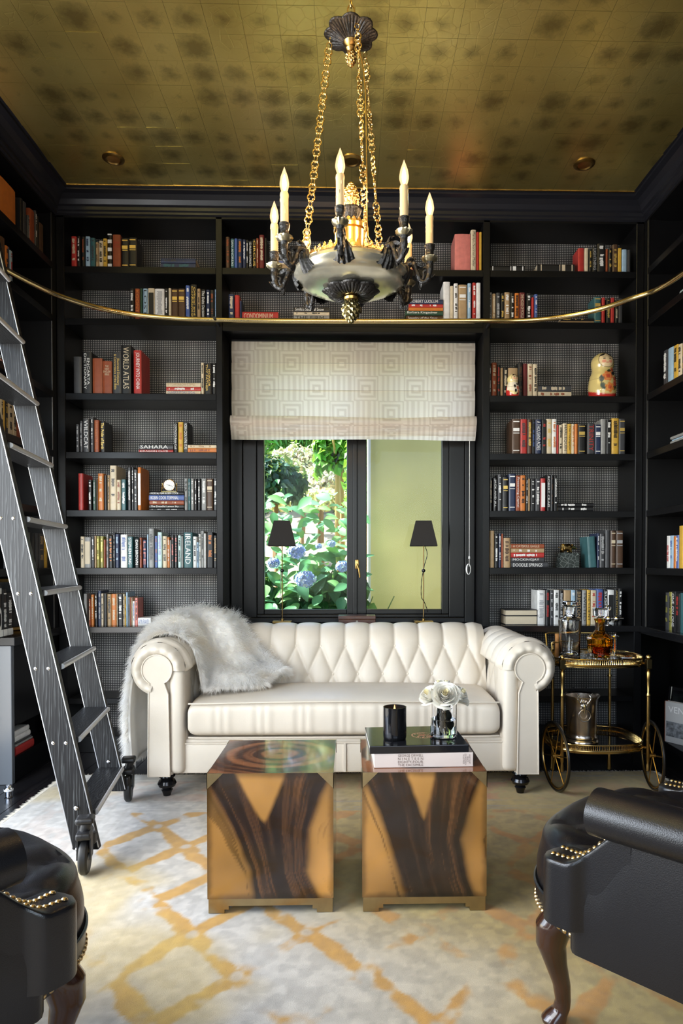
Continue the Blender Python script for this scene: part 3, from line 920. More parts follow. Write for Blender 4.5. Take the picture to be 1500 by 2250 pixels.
# ------------------------------------------------------------------ rug
RX0, RX1, RY0, RY1 = -1.55, 1.67, -.55, 3.60
nx, ny = 400, 515
X, Y = np.meshgrid(np.linspace(RX0, RX1, nx), np.linspace(RY0, RY1, ny), indexing='ij')
wx = X+.018*(fbm(X*9, Y*9, 3)-.5)*2; wy = Y+.018*(fbm(X*9, Y*9, 9)-.5)*2
a = (wx+.318)/.354+(wy-1.83)/.42; b_ = (wx+.318)/.354-(wy-1.83)/.42
da = np.abs(a-np.round(a)); db = np.abs(b_-np.round(b_))
fine = fbm(X*38, Y*38, 61, 3); brk = fbm(X*5.5, Y*5.5, 21); wob = fbm(X*16, Y*16, 31)
wd = .120+.08*(brk-.45)
band = np.maximum(1-sstep(wd*.62, wd*1.05, da+.11*(wob-.5)+.05*(fine-.5)), 1-sstep(wd*.62, wd*1.05, db+.11*(wob-.5)+.05*(fine-.5)))
node = np.hypot(da, db); ring = np.exp(-((node-.16)/.045)**2); hole = 1-sstep(.05, .10, node)
gold = np.clip(band*sstep(.32, .46, brk+.22*(wob-.5))*(1-.75*hole)+.35*ring*sstep(.45, .6, wob), 0, 1)
big = fbm(X*1.1+3, Y*1.1, 41, 3); med = fbm(X*7, Y*7, 51); fine = fbm(X*38, Y*38, 61, 3); orn = fbm(X*24, Y*24, 71, 3)
warm = sstep(-.60, .45, X+.65*(big-.5)*2+.22*(Y-2.1))
warm = np.clip(warm+.55*sstep(.55, .75, big)*sstep(-1.1, .2, X), 0, 1)
c0 = np.array([.60, .57, .515]); c1 = np.array([.50, .355, .11]); cg = np.array([.50, .265, .03]); cd = np.array([.36, .35, .34]); co_ = np.array([.50, .20, .05])
C = c0[None, None]*(1-warm[..., None])+c1[None, None]*warm[..., None]
C = C*(1-.15*(sstep(.42, .66, orn)*sstep(.3, .6, med))[..., None])+cd[None, None]*.0
dam = sstep(.47, .56, fbm(X*30, Y*30, 101, 2)); C = C*(.82+.30*fine[..., None])*(1-.15*dam[..., None])
gcol = cg[None, None]*(1-.45*warm[..., None])+co_[None, None]*(.45*warm[..., None])
gcol = gcol*(.8+.4*fine[..., None])
fieldm = sstep(0, .01, np.minimum(np.minimum(X-(-1.02), 1.04-X), 3.05-Y))
C = C*(1-(gold*fieldm)[..., None]*.96)+gcol*(gold*fieldm*.96)[..., None]
# border: guard lines and washed-out floral band
bd = np.minimum(np.minimum(X-RX0, RX1-X), RY1-Y)
inb = 1-fieldm
flor = sstep(.48, .60, fbm(X*13, Y*13, 81, 3))*inb*sstep(.1, .13, bd)*(1-sstep(.40, .44, bd))
bcol = np.array([.52, .20, .07]); k = flor*(.12+.62*warm); C = C*(1-k[..., None])+bcol*k[..., None]
for d0 in (.085, .125, .43, .505, .535):
    ln = np.exp(-((bd-d0)/.008)**2)*inb*sstep(.25, .5, wob); kk = ln*(.35+.3*warm)
    C = C*(1-kk[..., None])+np.array([.30, .27, .22])*kk[..., None]
yl = sstep(.56, .74, fbm(X*2.1+9, Y*2.1, 91, 3))*.55; C = C*(1-yl[..., None])+(np.array([.56, .40, .10])*(.85+.3*fine[..., None]))*yl[..., None]
Z = .010+.0022*fine+.0012*orn
edge = np.minimum(np.minimum(X-RX0, RX1-X), np.minimum(RY1-Y, Y-RY0)); Z = np.where(edge < .004, .0012, Z)
me = gridmesh('rug', X, Y, Z, C)
rugm = attrmat('rug_pile', .92, sheen=.25, bump=(900, .35), spec=.15)
rug = thing('rug', 'large faded wool rug with gold lattice pattern under the sofa and tables', 'rug')
link_mesh('pile', me, rugm, rug, True, ang=80)
# shaggy selvedge
q = MB(); rs = np.random.RandomState(5)
def tuftline(p0, p1, out, n):
    for i in range(n):
        t_ = (i+rs.rand())/n; p = Vector(p0).lerp(Vector(p1), t_); L = .012+.02*rs.rand(); side_ = (Vector(p1)-Vector(p0)).normalized()
        e = p+Vector(out)*L+side_*rs.uniform(-.012, .012)+Vector((0, 0, rs.uniform(-.004, .004)))
        o_ = Vector((0, 0, .003)); q.add([p+side_*.004, p-side_*.004, e], [(0, 1, 2)]); q.add([p+o_, p-o_, e], [(0, 1, 2)])
tuftline((RX0, RY0, .006), (RX0, RY1, .006), (-1, 0, 0), 1500); tuftline((RX0, RY1, .006), (RX1, RY1, .006), (0, 1, 0), 1100); tuftline((RX1, RY0, .006), (RX1, RY1, .006), (1, 0, 0), 1500)
q.build('selvedge', mat('rug_fringe', (.62, .57, .48), .9), rug, False, fix=False)['kind'] = 'stuff'
# ------------------------------------------------------------------ chesterfield sofa
SYF = 3.22
sofa = thing('sofa', 'cream leather chesterfield sofa with button-tufted back and rolled arms', 'sofa', (-.034, SYF, .0136))
HW = .9085           # arm roll centres
RC, RZ = .130, .630  # roll radius, roll centre height (local z)
YBK = .655           # roll centre of the back
def tuft(u, v, p=.141, q=.155, u0=0., vtop=None, sharp=.42):
    """pillow height 0..1 of diamond tufting; buttons at (u0+k p, n q) staggered"""
    if vtop is not None and v > vtop:
        s = abs(math.sin(PI*(u-u0)/p)); f = max(0, 1-(v-vtop)/.16); return (s**sharp)*(.35+.65*f)+(1-f)*.25
    a = (u-u0)/p+(v-(vtop or 0))/(2*q); b = (u-u0)/p-(v-(vtop or 0))/(2*q)
    return (abs(math.sin(PI*a))*abs(math.sin(PI*b)))**(sharp*.75)
def ptuft_back(u, t):
    # t: 0 at seat, up the face, over the roll, down behind
    x = -.80+1.60*u
    if t < .52:
        k = t/.52; base = Vector((x, .49+.056*k+.02*k*k, .36+.327*k)); n = Vector((0, -1, .16)).normalized(); v = .36+.327*k
    else:
        k = (t-.52)/.48; a = R(172)-k*R(202); rr = .108
        base = Vector((x, YBK+.018+rr*math.cos(a), .672+rr*math.sin(a))); n = Vector((0, math.cos(a), math.sin(a))); v = .687+.20*k
    h = tuft(x+.001, v, vtop=.672)
    end = min(1, (.80-abs(x))/.05); amp = .030 if t < .52 else .030*(1-.5*(t-.52)/.48)
    return base+n*(h*amp*(.3+.7*max(0, end)))
MB().grid(ptuft_back, 230, 70).build('backrest', LEATHER_W, sofa, ang=180)
MB().box(-.86, .86, .60, .755, .11, .62).build('back_panel', LEATHER_W, sofa, False)
# buttons of the back
for r_, (v, off) in enumerate(((.672, 0), (.517, .5))):
    for i in range(-6, 7):
        x = .001+(i+off)*.141
        if abs(x) > .77: continue
        k = (v-.36)/.327; y = .49+.056*k+.02*k*k
        o = MB().ball((x, y-.004, v), .0085, .006, .0085, 10, 6).build('button', LEATHER_W, sofa)
# arms
def arm(sg):
    cx = sg*HW
    def prof(s, y, v):
        # s 0..1 : inner face bottom -> over roll -> under the roll outside -> down the outer side
        if s < .40:
            k = s/.40; base = Vector((cx-sg*(.075+.035*(1-k)), y, .16+.45*k)); n = Vector((-sg, 0, .1)); hv = .16+.45*k
        elif s < .86:
            k = (s-.40)/.46; a = R(178)-k*R(262); base = Vector((cx+sg*(RC-.004)*math.cos(a), y, RZ+(RC-.004)*math.sin(a))); n = Vector((sg*math.cos(a), 0, math.sin(a))); hv = .61+.30*k
        else:
            k = (s-.86)/.14; z0 = RZ+(RC-.004)*math.sin(R(-84)); base = Vector((cx+sg*(.030-.012*k), y, z0-k*(z0-.11))); n = Vector((sg, 0, 0)); hv = 0
        return base, n, hv
    def f(u, s):
        y = .012+u*(YBK+.06); base, n, hv = prof(s, y, 0)
        if s < .80 and u > .02:
            h = tuft(y, hv, u0=.11, vtop=.600) if s < .40 else (abs(math.sin(PI*(y-.11)/.141))**.5)*max(0, 1-(s-.40)/.40)
            e = min(1, y/.05); base = base+n*(h*.024*e)
            # pleats radiating at the front of the roll
        if s < .80 and y < .10: base = base+n*(.010*math.sin(PI*y/.10))
        if y < .05 and .40 <= s < .84: base = base+n*(.005*math.sin(s*95)*(1-y/.05))
        return base
    q = MB(); q.grid(f, 90, 86); q.build('armrest', LEATHER_W, sofa, ang=180)
    # front facing panel: keyhole shape with welt
    pts = []
    for i in range(25): a = R(-62)+i*R(304)/24*1.0; pts.append((a,))
    hd = .073; out = []
    a0, a1 = -62, 222+20
    for i in range(27):
        a = R(a0+(a1-a0)*i/26); out.append((cx+sg*hd*math.cos(a)*1.0, RZ+hd*math.sin(a)))
    st = [(cx-sg*.054, RZ-.12), (cx-sg*.060, .11), (cx+sg*.045, .11), (cx+sg*.040, RZ-.12)]
    poly = out+st
    MB().prism(poly, -.010, .03).build('arm_front', LEATHER_W, sofa, False)
    # outer ring of gathered leather round the keyhole
    def ring(u, v):
        a = R(-78)+u*R(330)*1.0; a = R(-75)+(R(258)+R(0))*u
        tt = v*PI; rr = .075+.055*(v); bul = math.sin(tt)*.020; pl = .004*math.sin(u*62)*math.sin(tt)
        return Vector((cx+sg*rr*math.cos(a), -.004-bul-pl*.5+.018*v*v, RZ+rr*math.sin(a)))
    MB().grid(ring, 120, 9).build('arm_roll_front', LEATHER_W, sofa, ang=180)
    MB().tube([Vector((x, -.011, z)) for x, z in poly], .0038, 6, closed=True).build('welt', LEATHER_W, sofa)
    # arm core, inner front pad
    lo, hi = sorted((cx-sg*.066, cx+sg*.03)); MB().box(lo, hi, .02, .72, .11, RZ).build('arm_core', LEATHER_W, sofa, False)
    lo, hi = sorted((cx-sg*.052, cx-sg*.128)); MB().bbox(lo, hi, -.004, .16, .115, RZ+.005, .03, 4).build('arm_pad', LEATHER_W, sofa)
    for v, off in ((.600, 0), (.445, .5)):
        for i in range(1, 5):
            y = .11+(i-1+off)*.141
            if y > .52: continue
            base, n, _ = prof((v-.16)/.45*.40, y, 0); MB().ball(base+n*.003, .006, .0085, .0085, 10, 6).build('button', LEATHER_W, sofa)
arm(-1); arm(1)
# base rail and seat deck
MB().bbox(-.86, .86, .022, .70, .112, .262, .012, 3).build('base_rail', LEATHER_W, sofa)
MB().bbox(-.86, .86, .030, .66, .255, .282, .010, 3).build('seat_deck', LEATHER_W, sofa)
for z in (.262,): MB().tube([(-.84, .020, z), (.84, .020, z)], .004, 6).build('welt', LEATHER_W, sofa)
MB().box(-.006, .006, .015, .03, .12, .262).build('rail_seam', LEATHER_W, sofa, False)
# seat cushion
def cush(u, v):
    # superellipsoid-like cushion, u around the section (front/back), v along x
    x = -.765+1.53*v; e = min(1, (.765-abs(x))/.05); e = math.sqrt(max(0, 1-(1-e)**2)) if e < 1 else 1
    a = u*2*PI; ca, sa = math.cos(a), math.sin(a); pw = .38
    yy = .270+.262*math.copysign(abs(ca)**pw, ca); crown = .030*(1-(x/.80)**2)*max(0, 1-((yy-.27)/.30)**2)
    zz = .378+(.080+.010*e)*math.copysign(abs(sa)**pw, sa)*(.82+.18*e)+(crown if sa > 0 else .0)
    wr = .0018*math.sin(x*95+2.5*math.sin(x*31))*max(0, -ca)**2*e
    return Vector((x, yy-.006*e+wr, zz))
MB().grid(cush, 76, 150, cu=True).build('seat_cushion', LEATHER_W, sofa, ang=180)
def pipe(sgn, name):
    pts = []
    for i in range(61):
        x = -.762+1.524*i/60; pts.append((x, -.004+.012*(abs(x)/.765)**14, .378+sgn*.082+(.012*(1-(x/.8)**2) if sgn > 0 else 0)))
    MB().tube(pts, .0042, 6).build(name, LEATHER_W, sofa)
pipe(1, 'cushion_welt'); pipe(-1, 'cushion_welt')
ft = MB().lathe([(.018, 0), (.020, .008), (.024, .020), (.028, .028), (.020, .036), (.040, .046), (.046, .060), (.040, .074), (.026, .080), (.034, .088), (.040, .096), (.036, .112)], 24)
for sx in (-1, 1):
    for yy in (.05, .66): ft.build('foot', BLACKG, sofa, loc=(sx*(HW-.03), yy, 0))
# ------------------------------------------------------------------ fur throw
ctrl = [
 [(-1.135, 3.40, .115), (-1.165, 3.54, .10), (-1.165, 3.68, .11), (-1.14, 3.82, .13)],
 [(-1.140, 3.38, .38), (-1.175, 3.52, .38), (-1.17, 3.68, .38), (-1.14, 3.84, .38)],
 [(-1.115, 3.37, .60), (-1.15, 3.52, .63), (-1.15, 3.70, .65), (-1.12, 3.86, .66)],
 [(-1.06, 3.38, .755), (-1.075, 3.54, .80), (-1.07, 3.72, .83), (-1.04, 3.90, .825)],
 [(-.94, 3.37, .815), (-.95, 3.54, .845), (-.95, 3.72, .895), (-.92, 3.90, .88)],
 [(-.815, 3.36, .76), (-.84, 3.53, .79), (-.84, 3.71, .885), (-.80, 3.89, .875)],
 [(-.765, 3.355, .62), (-.745, 3.49, .66), (-.73, 3.65, .80), (-.68, 3.86, .845)],
 [(-.745, 3.355, .535), (-.69, 3.43, .585), (-.63, 3.58, .66), (-.585, 3.76, .765)],
 [(-.66, 3.36, .535), (-.62, 3.43, .575), (-.535, 3.58, .59), (-.50, 3.69, .66)],
 [(-.55, 3.40, .535), (-.52, 3.46, .585), (-.44, 3.58, .575), (-.42, 3.655, .595)],
 [(-.47, 3.44, .530), (-.45, 3.49, .570), (-.38, 3.58, .565), (-.365, 3.625, .555)]]
cols_ = list(zip(*ctrl)); lines = [catmull(c, 9) for c in cols_]
NR = len(lines[0]); surf = []
for i in range(NR): surf.append(catmull([l[i] for l in lines], 9))
S = np.array([[list(p) for p in r_] for r_ in surf])      # NR x NC x 3
NC = S.shape[1]
du = np.gradient(S, axis=0); dv = np.gradient(S, axis=1); Nn = np.cross(dv, du); Nn /= np.linalg.norm(Nn, axis=-1, keepdims=True)+1e-9
ref = S-np.array([-.80, 3.62, .45]); flip = np.sign((Nn*ref).sum(-1, keepdims=True)); flip[flip == 0] = 1
Nn = Nn*np.sign(np.median(flip))
II, JJ = np.meshgrid(np.linspace(0, 1, NR), np.linspace(0, 1, NC), indexing='ij')
fold = .020*np.sin(JJ*13+3*II*2)+.014*np.sin(II*16+JJ*5)+.02*(fbm(II*9, JJ*5, 17)-.5)
S = S+Nn*fold[..., None]*np.clip(np.sin(PI*JJ)*1.4, 0, 1)[..., None]*(.35+.65*sstep(.3, .5, II))[..., None]
throw = thing('fur_throw', 'shaggy white fur throw draped over the sofa arm and back', 'throw')
me = gridmesh('hide', S[..., 0], S[..., 1], S[..., 2]); 
fm, nt, b = newmat('white_fur')
n = tex(nt, 'Noise', objco(nt), Scale=7., Detail=4.)
link(nt, ramp(nt, n.outputs[0], [(.30, (.90, .80, .64)), (.42, (.95, .92, .87)), (.55, (.96, .955, .945))]), b.inputs['Base Color']); b.inputs['Roughness'].default_value = .75; b.inputs['Sheen Weight'].default_value = .3; b.inputs['Specular IOR Level'].default_value = .2
tl = nt.nodes.new('ShaderNodeBsdfTranslucent'); tl.inputs[0].default_value = (.98, .965, .94, 1); mx = nt.nodes.new('ShaderNodeMixShader'); mx.inputs[0].default_value = .62
link(nt, b.outputs[0], mx.inputs[1]); link(nt, tl.outputs[0], mx.inputs[2]); link(nt, mx.outputs[0], nt.nodes['Material Output'].inputs[0])
hm_ = mat('fur_hide', (.95, .915, .85), .8, noise=(9, .06), sheen=.3)
ho = link_mesh('hide', me, hm_, throw, True, ang=180)
sol = ho.modifiers.new('thickness', 'SOLIDIFY'); sol.thickness = .012; sol.offset = -1
# strands
rs = np.random.RandomState(11); NS = 52000
iu = rs.rand(NS)*(NR-1.001); iv = rs.rand(NS)*(NC-1.001); edg = rs.rand(NS)
k_ = edg < .10; iv[k_] = 0.0; k2 = (edg > .10) & (edg < .16); iv[k2] = NC-1.001; k3 = (edg > .16) & (edg < .20); iu[k3] = NR-1.001; k4 = (edg > .20) & (edg < .24); iu[k4] = 0
i0 = iu.astype(int); j0 = iv.astype(int); fu = (iu-i0)[:, None]; fv = (iv-j0)[:, None]
def samp(A): return (A[i0, j0]*(1-fu)+A[i0+1, j0]*fu)*(1-fv)+(A[i0, j0+1]*(1-fu)+A[i0+1, j0+1]*fu)*fv
P0 = samp(S); N0 = samp(Nn)
clump = np.stack([np.sin(iu*1.9+iv*.7), np.cos(iv*2.3+iu*.9), -.2+0*iu], -1)
down = np.array([0, 0, -1.0])
dirv = N0*.72+down*.55+clump*.30+rs.normal(0, .22, (NS, 3))
outv = np.zeros((NS, 3)); outv[k_] = np.array([0, -1, 0]); outv[k2] = np.array([0, .6, .4]); outv[k3] = np.array([1, -.2, 0]); outv[k4] = np.array([0, 0, -1.]); dirv += outv*.8
dirv /= np.linalg.norm(dirv, axis=1, keepdims=True)
L = (.026+.036*rs.rand(NS))[:, None]*(.8+.5*fbm(iu*.25, iv*.25, 77)[:, None])
sd = np.cross(dirv, rs.normal(0, 1, (NS, 3))); sd /= np.linalg.norm(sd, axis=1, keepdims=True); wd = .0008
P1 = P0+dirv*L*.55; d2 = dirv+down*.45+clump*.15; d2 /= np.linalg.norm(d2, axis=1, keepdims=True); P2 = P1+d2*L*.5
V = np.stack([P0-sd*wd, P0+sd*wd, P1-sd*wd*.8, P1+sd*wd*.8, P2], 1).reshape(-1, 3)
ix = np.arange(NS)[:, None]*5; 
me = bpy.data.meshes.new('fur'); me.vertices.add(len(V)); me.vertices.foreach_set('co', V.astype(np.float32).ravel())
loops = np.concatenate([ix+np.array([[0, 1, 3, 2]]), ix+np.array([[2, 3, 4]])], 1).ravel()
me.loops.add(len(loops)); me.loops.foreach_set('vertex_index', loops.astype(np.int32))
me.polygons.add(NS*2); st = np.empty(NS*2, np.int32); st[0::2] = np.arange(NS)*7; st[1::2] = np.arange(NS)*7+4
me.polygons.foreach_set('loop_start', st); me.update(calc_edges=True); me.validate()
o = link_mesh('fur', me, fm, throw, False); o['kind'] = 'stuff'
# ------------------------------------------------------------------ wooden cube tables
def wood_face(U, V, seed, mirror=1):
    """U -.5...5, V 0..1 : flame-figured veneer, dark Y on amber"""
    u = U*mirror+.035*(fbm(U*3+seed, V*3, seed)-.5)+.010*(fbm(U*14, V*6, seed+2)-.5)
    if seed < 50: kv, kl, kr, ap, tl, tr, ax = (0, .22, .55, .80, .93, 1), (-.13, -.16, -.30, -.44, -.52, -.56), (.39, .29, .31, .40, .46, .50), .59, -.29, .13, -.045
    else: kv, kl, kr, ap, tl, tr, ax = (0, .13, .46, .70, .93, 1), (-.16, -.20, -.29, -.37, -.48, -.52), (.40, .36, .30, .36, .45, .48), .60, -.16, .09, -.01
    L_ = np.interp(V, kv, kl); R_ = np.interp(V, kv, kr)
    f_ = np.clip((V-ap)/(1-ap), 0, 1); il = ax+(tl-ax)*f_**.9; ir = ax+(tr-ax)*f_**.8
    inner = sstep(-.012, .035, np.minimum(u-il, ir-u))*sstep(ap-.01, ap+.05, V)
    outer = sstep(-.035, .03, np.minimum(u-L_, R_-u))
    dark = outer*(1-inner)
    flow = (u-L_)/np.maximum(R_-L_, .05)
    gr = fbm(flow*13+seed, V*.9+seed, seed+3, 4); gr2 = fbm(flow*42, V*1.1, seed+5, 3)
    am = fbm(U*2.2+seed, V*1.7, seed+9, 3)
    amber = np.array([.42, .20, .050])[None, None]*(.42+1.15*am[..., None])
    dk = np.array([.018, .008, .005])[None, None]*(.5+.9*gr[..., None])+np.array([.10, .040, .012])[None, None]*(sstep(.46, .72, gr)*(.35+.65*sstep(.35, .7, gr2)))[..., None]
    rim = np.exp(-(np.minimum(np.abs(u-L_), np.abs(R_-u))/.05)**2)*(1-dark)*.5
    streak = np.clip(sstep(.60, .70, gr)*(1-dark)*(1-inner)*.65*sstep(0, .05, .26-np.minimum(np.abs(u-L_), np.abs(u-R_)))+rim*.6, 0, .85)
    C = amber*(1-dark[..., None])+dk*dark[..., None]; C = C*(1-.8*streak[..., None])
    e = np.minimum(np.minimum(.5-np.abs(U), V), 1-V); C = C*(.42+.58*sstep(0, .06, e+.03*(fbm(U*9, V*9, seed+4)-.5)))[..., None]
    return C
def wood_top(U, V, seed):
    r_ = np.hypot((U-.02)*1.0, (V-.55)*1.15)+.05*fbm(U*4, V*4, seed); g = fbm(r_*13+seed, 0*r_+.3, seed+1, 3); g2 = fbm(U*6+2, V*6, seed+2, 3)
    k = sstep(.42, .66, g+.25*(g2-.5))
    C = np.array([.26, .095, .035])[None, None]*(1-k[..., None])+np.array([.055, .022, .012])[None, None]*k[..., None]
    return C*(.8+.4*g2[..., None])
woodm = attrmat('flame_veneer', .16, coat=.6, bump=(70, .02))
def table(px0, px1, label, seed, yfront=2.155):
    w_ = .413; x0 = at(px0, 2000, yfront).x; x1 = at(px1, 2000, yfront).x; w_ = x1-x0; D = .405; H0, H1 = .048, .462
    t = thing('cube_table', label, 'table', ((x0+x1)/2, yfront+D/2, .0136), 0, 'pair of veneered cube tables')
    n = 90; u = np.linspace(-.5, .5, n); v = np.linspace(0, 1, n); U, V = np.meshgrid(u, v, indexing='ij')
    b = .0
    for nm, fx in (('front_panel', lambda U, V: (U*w_, 0*U-D/2, H0+V*(H1-H0))), ('back_panel', lambda U, V: (-U*w_, 0*U+D/2, H0+V*(H1-H0))), ('side_panel', lambda U, V: (0*U+w_/2, U*D, H0+V*(H1-H0))), ('side_panel', lambda U, V: (0*U-w_/2, -U*D, H0+V*(H1-H0)))):
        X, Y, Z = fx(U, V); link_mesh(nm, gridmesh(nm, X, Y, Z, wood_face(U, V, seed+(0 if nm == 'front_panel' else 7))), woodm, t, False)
    link_mesh('top_panel', gridmesh('top_panel', U*w_, (V-.5)*D, 0*U+H1, wood_top(U, V, seed)), woodm, t, False)
    MB().box(-w_/2+.002, w_/2-.002, -D/2+.002, D/2-.002, H0, H1-.002).build('core', mat('table_core', (.05, .03, .02), .6), t, False)
    cm = mat('brushed_bronze', (.40, .30, .16), .34, 1, noise=(20, .12))
    e = .0012; c = .052
    for sx in (-1, 1):
        for sy in (-1, 1):
            q = MB()
            q.prism([(sx*(w_/2+e), H1-c), (sx*(w_/2+e), H1+e*.5), (sx*(w_/2-c), H1+e*.5)], sy*(D/2+e), sy*(D/2-.001), 'y')
            q.prism([(sy*(D/2+e), H1-c), (sy*(D/2+e), H1+e*.5), (sy*(D/2-c), H1+e*.5)], sx*(w_/2+e), sx*(w_/2-.001), 'x')
            q.build('corner_cap', cm, t, False)
    def plinth(L_): 
        k = L_/2; return [(-k, 0), (-k+.052, 0), (-k+.052, .012), (-k+.066, .012), (-k+.066, .024), (k-.066, .024), (k-.066, .012), (k-.052, .012), (k-.052, 0), (k, 0), (k, H0), (-k, H0)]
    q = w_-.006
    for sy in (-1, 1): MB().prism(plinth(q), sy*(D/2-.003), sy*(D/2-.018), 'y').build('plinth_rail', cm, t, False)
    for sx in (-1, 1): MB().prism(plinth(D-.04), sx*(q/2), sx*(q/2-.015), 'x').build('plinth_rail', cm, t, False)
    return t, H1+.0136
tabA, ZT = table(455.5, 732.5, 'veneered cube table with dark Y grain and an empty glossy top', 11)
tabB, _ = table(795.5, 1068.5, 'veneered cube table carrying books, candle and a vase of roses', 61)
# ------------------------------------------------------------------ things on the cube table
ZTB = ZT+.0008
cB = tabB.location
def tabbook(name, label, w_, h_, th, z, loc, rot, covm, title=None):
    t = thing('book', label, 'book', (loc[0], loc[1], z), rot, 'coffee-table books')
    e = .004
    MB().bbox(-w_/2, w_/2, -h_/2, h_/2, th-.003, th, .001, 1).build('cover', covm, t, False)
    MB().bbox(-w_/2, w_/2, -h_/2, h_/2, 0, .003, .001, 1).build('cover', covm, t, False)
    MB().bbox(-w_/2, w_/2, -h_/2-.002, -h_/2+.006, 0, th, .0018, 2).build('spine', covm, t, False)
    MB().box(-w_/2+e, w_/2-e, -h_/2+.006, h_/2-e, .003, th-.003).build('pages', mat('white_pages', (.72, .68, .60), .8, bump=(300, .2)), t, False)
    return t
cream = mat('ivory_jacket', (.66, .56, .50), .34, noise=(8, .05)); blk = mat('black_jacket', (.010, .010, .012), .10)
p = at(928, 1690, 2.165)
bk1 = tabbook('book', 'thick ivory facsimile book lying beneath the black book on the cube table', .335, .26, .048, ZTB, (p.x+.005, 2.335, 0), R(1.5), cream)
zz = -.26/2-.0032
add_text('GEORGE ORWELL', bk1, Matrix.Translation((-.045, zz, .041)) @ SPH, .085, .0085, mat('sepia_ink', (.12, .07, .05), .6), True)
add_text('N I N E T E E N', bk1, Matrix.Translation((-.045, zz, .030)) @ SPH, .085, .0085, MATS['sepia_ink'], True)
add_text('EIGHTY-FOUR', bk1, Matrix.Translation((-.045, zz, .0195)) @ SPH, .085, .0085, MATS['sepia_ink'], True)
add_text('THE FACSIMILE', bk1, Matrix.Translation((-.045, zz, .009)) @ SPH, .085, .0080, MATS['sepia_ink'], True)
add_text('HARCOURT\nBRACE\nJOVANOVICH\nM & S PRESS', bk1, Matrix.Translation((.145, zz, .026)) @ SPV, .038, .026, MATS['sepia_ink'], True)
zb2 = ZTB+.0485
bk2 = tabbook('book', 'large glossy black book with a copper emblem under the candle and vase', .335, .255, .026, zb2, (p.x-.012, 2.330, 0), R(2.5), blk)
q = MB(); rs = random.Random(4)
for i in range(46):
    a = rs.uniform(0, 2*PI); r_ = rs.uniform(.0, .032); q.box(.03+r_*math.cos(a)-.003, .03+r_*math.cos(a)+.003, r_*math.sin(a)-.0012, r_*math.sin(a)+.0012, .0262, .0266)
for i in range(36):
    a = 2*PI*i/36; q.box(.03+.038*math.cos(a)-.002, .03+.038*math.cos(a)+.002, .036*math.sin(a)-.0008, .036*math.sin(a)+.0008, .0262, .0266)
q.build('emblem', mat('copper_foil', (.75, .33, .20), .3, .9), bk2, False)['kind'] = 'stuff'
zt2 = zb2+.0268
# candle
cp = at(867, 1620, 2.29)
cd = thing('candle', 'lit candle in a glossy black glass tumbler on the black book', 'candle', (cp.x, 2.29, zt2))
r_ = .0405; H = .111
MB().lathe([(.001, 0), (r_-.003, 0), (r_-.001, .003), (r_, .012), (r_, H), (r_-.0032, H+.0004), (r_-.0034, .020), (.001, .018)], 40).build('tumbler', mat('black_glass', (.006, .006, .007), .06), cd)
MB().lathe([(.001, .0605), (r_-.006, .061), (r_-.0036, .063), (r_-.0036, .03), (.001, .03)], 32).build('wax', mat('candle_wax', (.60, .36, .20), .35, sub=.2), cd)
MB().cyl((0, 0, .060), (.001, 0, .074), .0010, 6).build('wick', BLACKG, cd)
MB().lathe([(.0004, 0), (.0032, .004), (.0042, .010), (.0030, .019), (.0012, .027), (.0002, .032)], 12, (.001, 0, .070)).build('flame', mat('flame', (1, .6, .25), .5, emit=(1, .58, .22), estr=60), cd)
# vase with roses
vp = at(974, 1630, 2.325)
va = thing('vase_of_roses', 'short clear glass cylinder vase of white roses on the black book', 'vase', (vp.x, 2.325, zt2))
r_, H = .0475, .118
MB().lathe([(.001, 0), (r_-.004, 0), (r_, .004), (r_, H), (r_-.003, H+.001), (r_-.0032, .012), (.001, .010)], 44).build('glass', GLASS, va)
MB().lathe([(.001, .0125), (r_-.0036, .0125), (r_-.0036, .060), (.001, .060)], 36).build('water', mat('water', (1, 1, 1), 0, trans=1, ior=1.33), va)
gl = mat('dim_leaf', (.045, .06, .045), .5)
def leafm(L, W_, n=6, curl=.2, fold=.25):
    vs = []; fs = []
    for i in range(n+1):
        t_ = i/n; wv = W_*math.sin(PI*min(1, t_*.93+.04))**.85*(1-.25*t_); z = -curl*L*t_*t_
        vs += [(-wv/2, t_*L, z+fold*wv*.5), (0, t_*L, z), (wv/2, t_*L, z+fold*wv*.5)]
    for i in range(n):
        for k in range(2): fs.append((i*3+k, i*3+k+1, i*3+3+k+1, i*3+3+k))
    return vs, fs
rs = random.Random(2)
for i in range(9):
    a = rs.uniform(0, 2*PI); vs, fs = leafm(.055, .036); M_ = Matrix.Translation((rs.uniform(-.016, .016), rs.uniform(-.016, .016), rs.uniform(.045, .095))) @ Matrix.Rotation(a, 4, 'Z') @ Matrix.Rotation(rs.uniform(-1.6, -.5), 4, 'X') @ Matrix.Translation((0, -.025, 0))
    MB().add([M_ @ Vector(v) for v in vs], fs).build('leaf', gl, va)
for i in range(6):
    a = i*1.05; MB().tube([(.012*math.cos(a+2), .012*math.sin(a+2), .014), (.018*math.cos(a), .018*math.sin(a), .09), (.03*math.cos(a), .03*math.sin(a), .135)], .0022, 6).build('stem', gl, va)
pet = mat('rose_petal', (.74, .70, .60), .55, sub=.15, sheen=.2); pet2 = mat('rose_heart', (.80, .70, .42), .55)
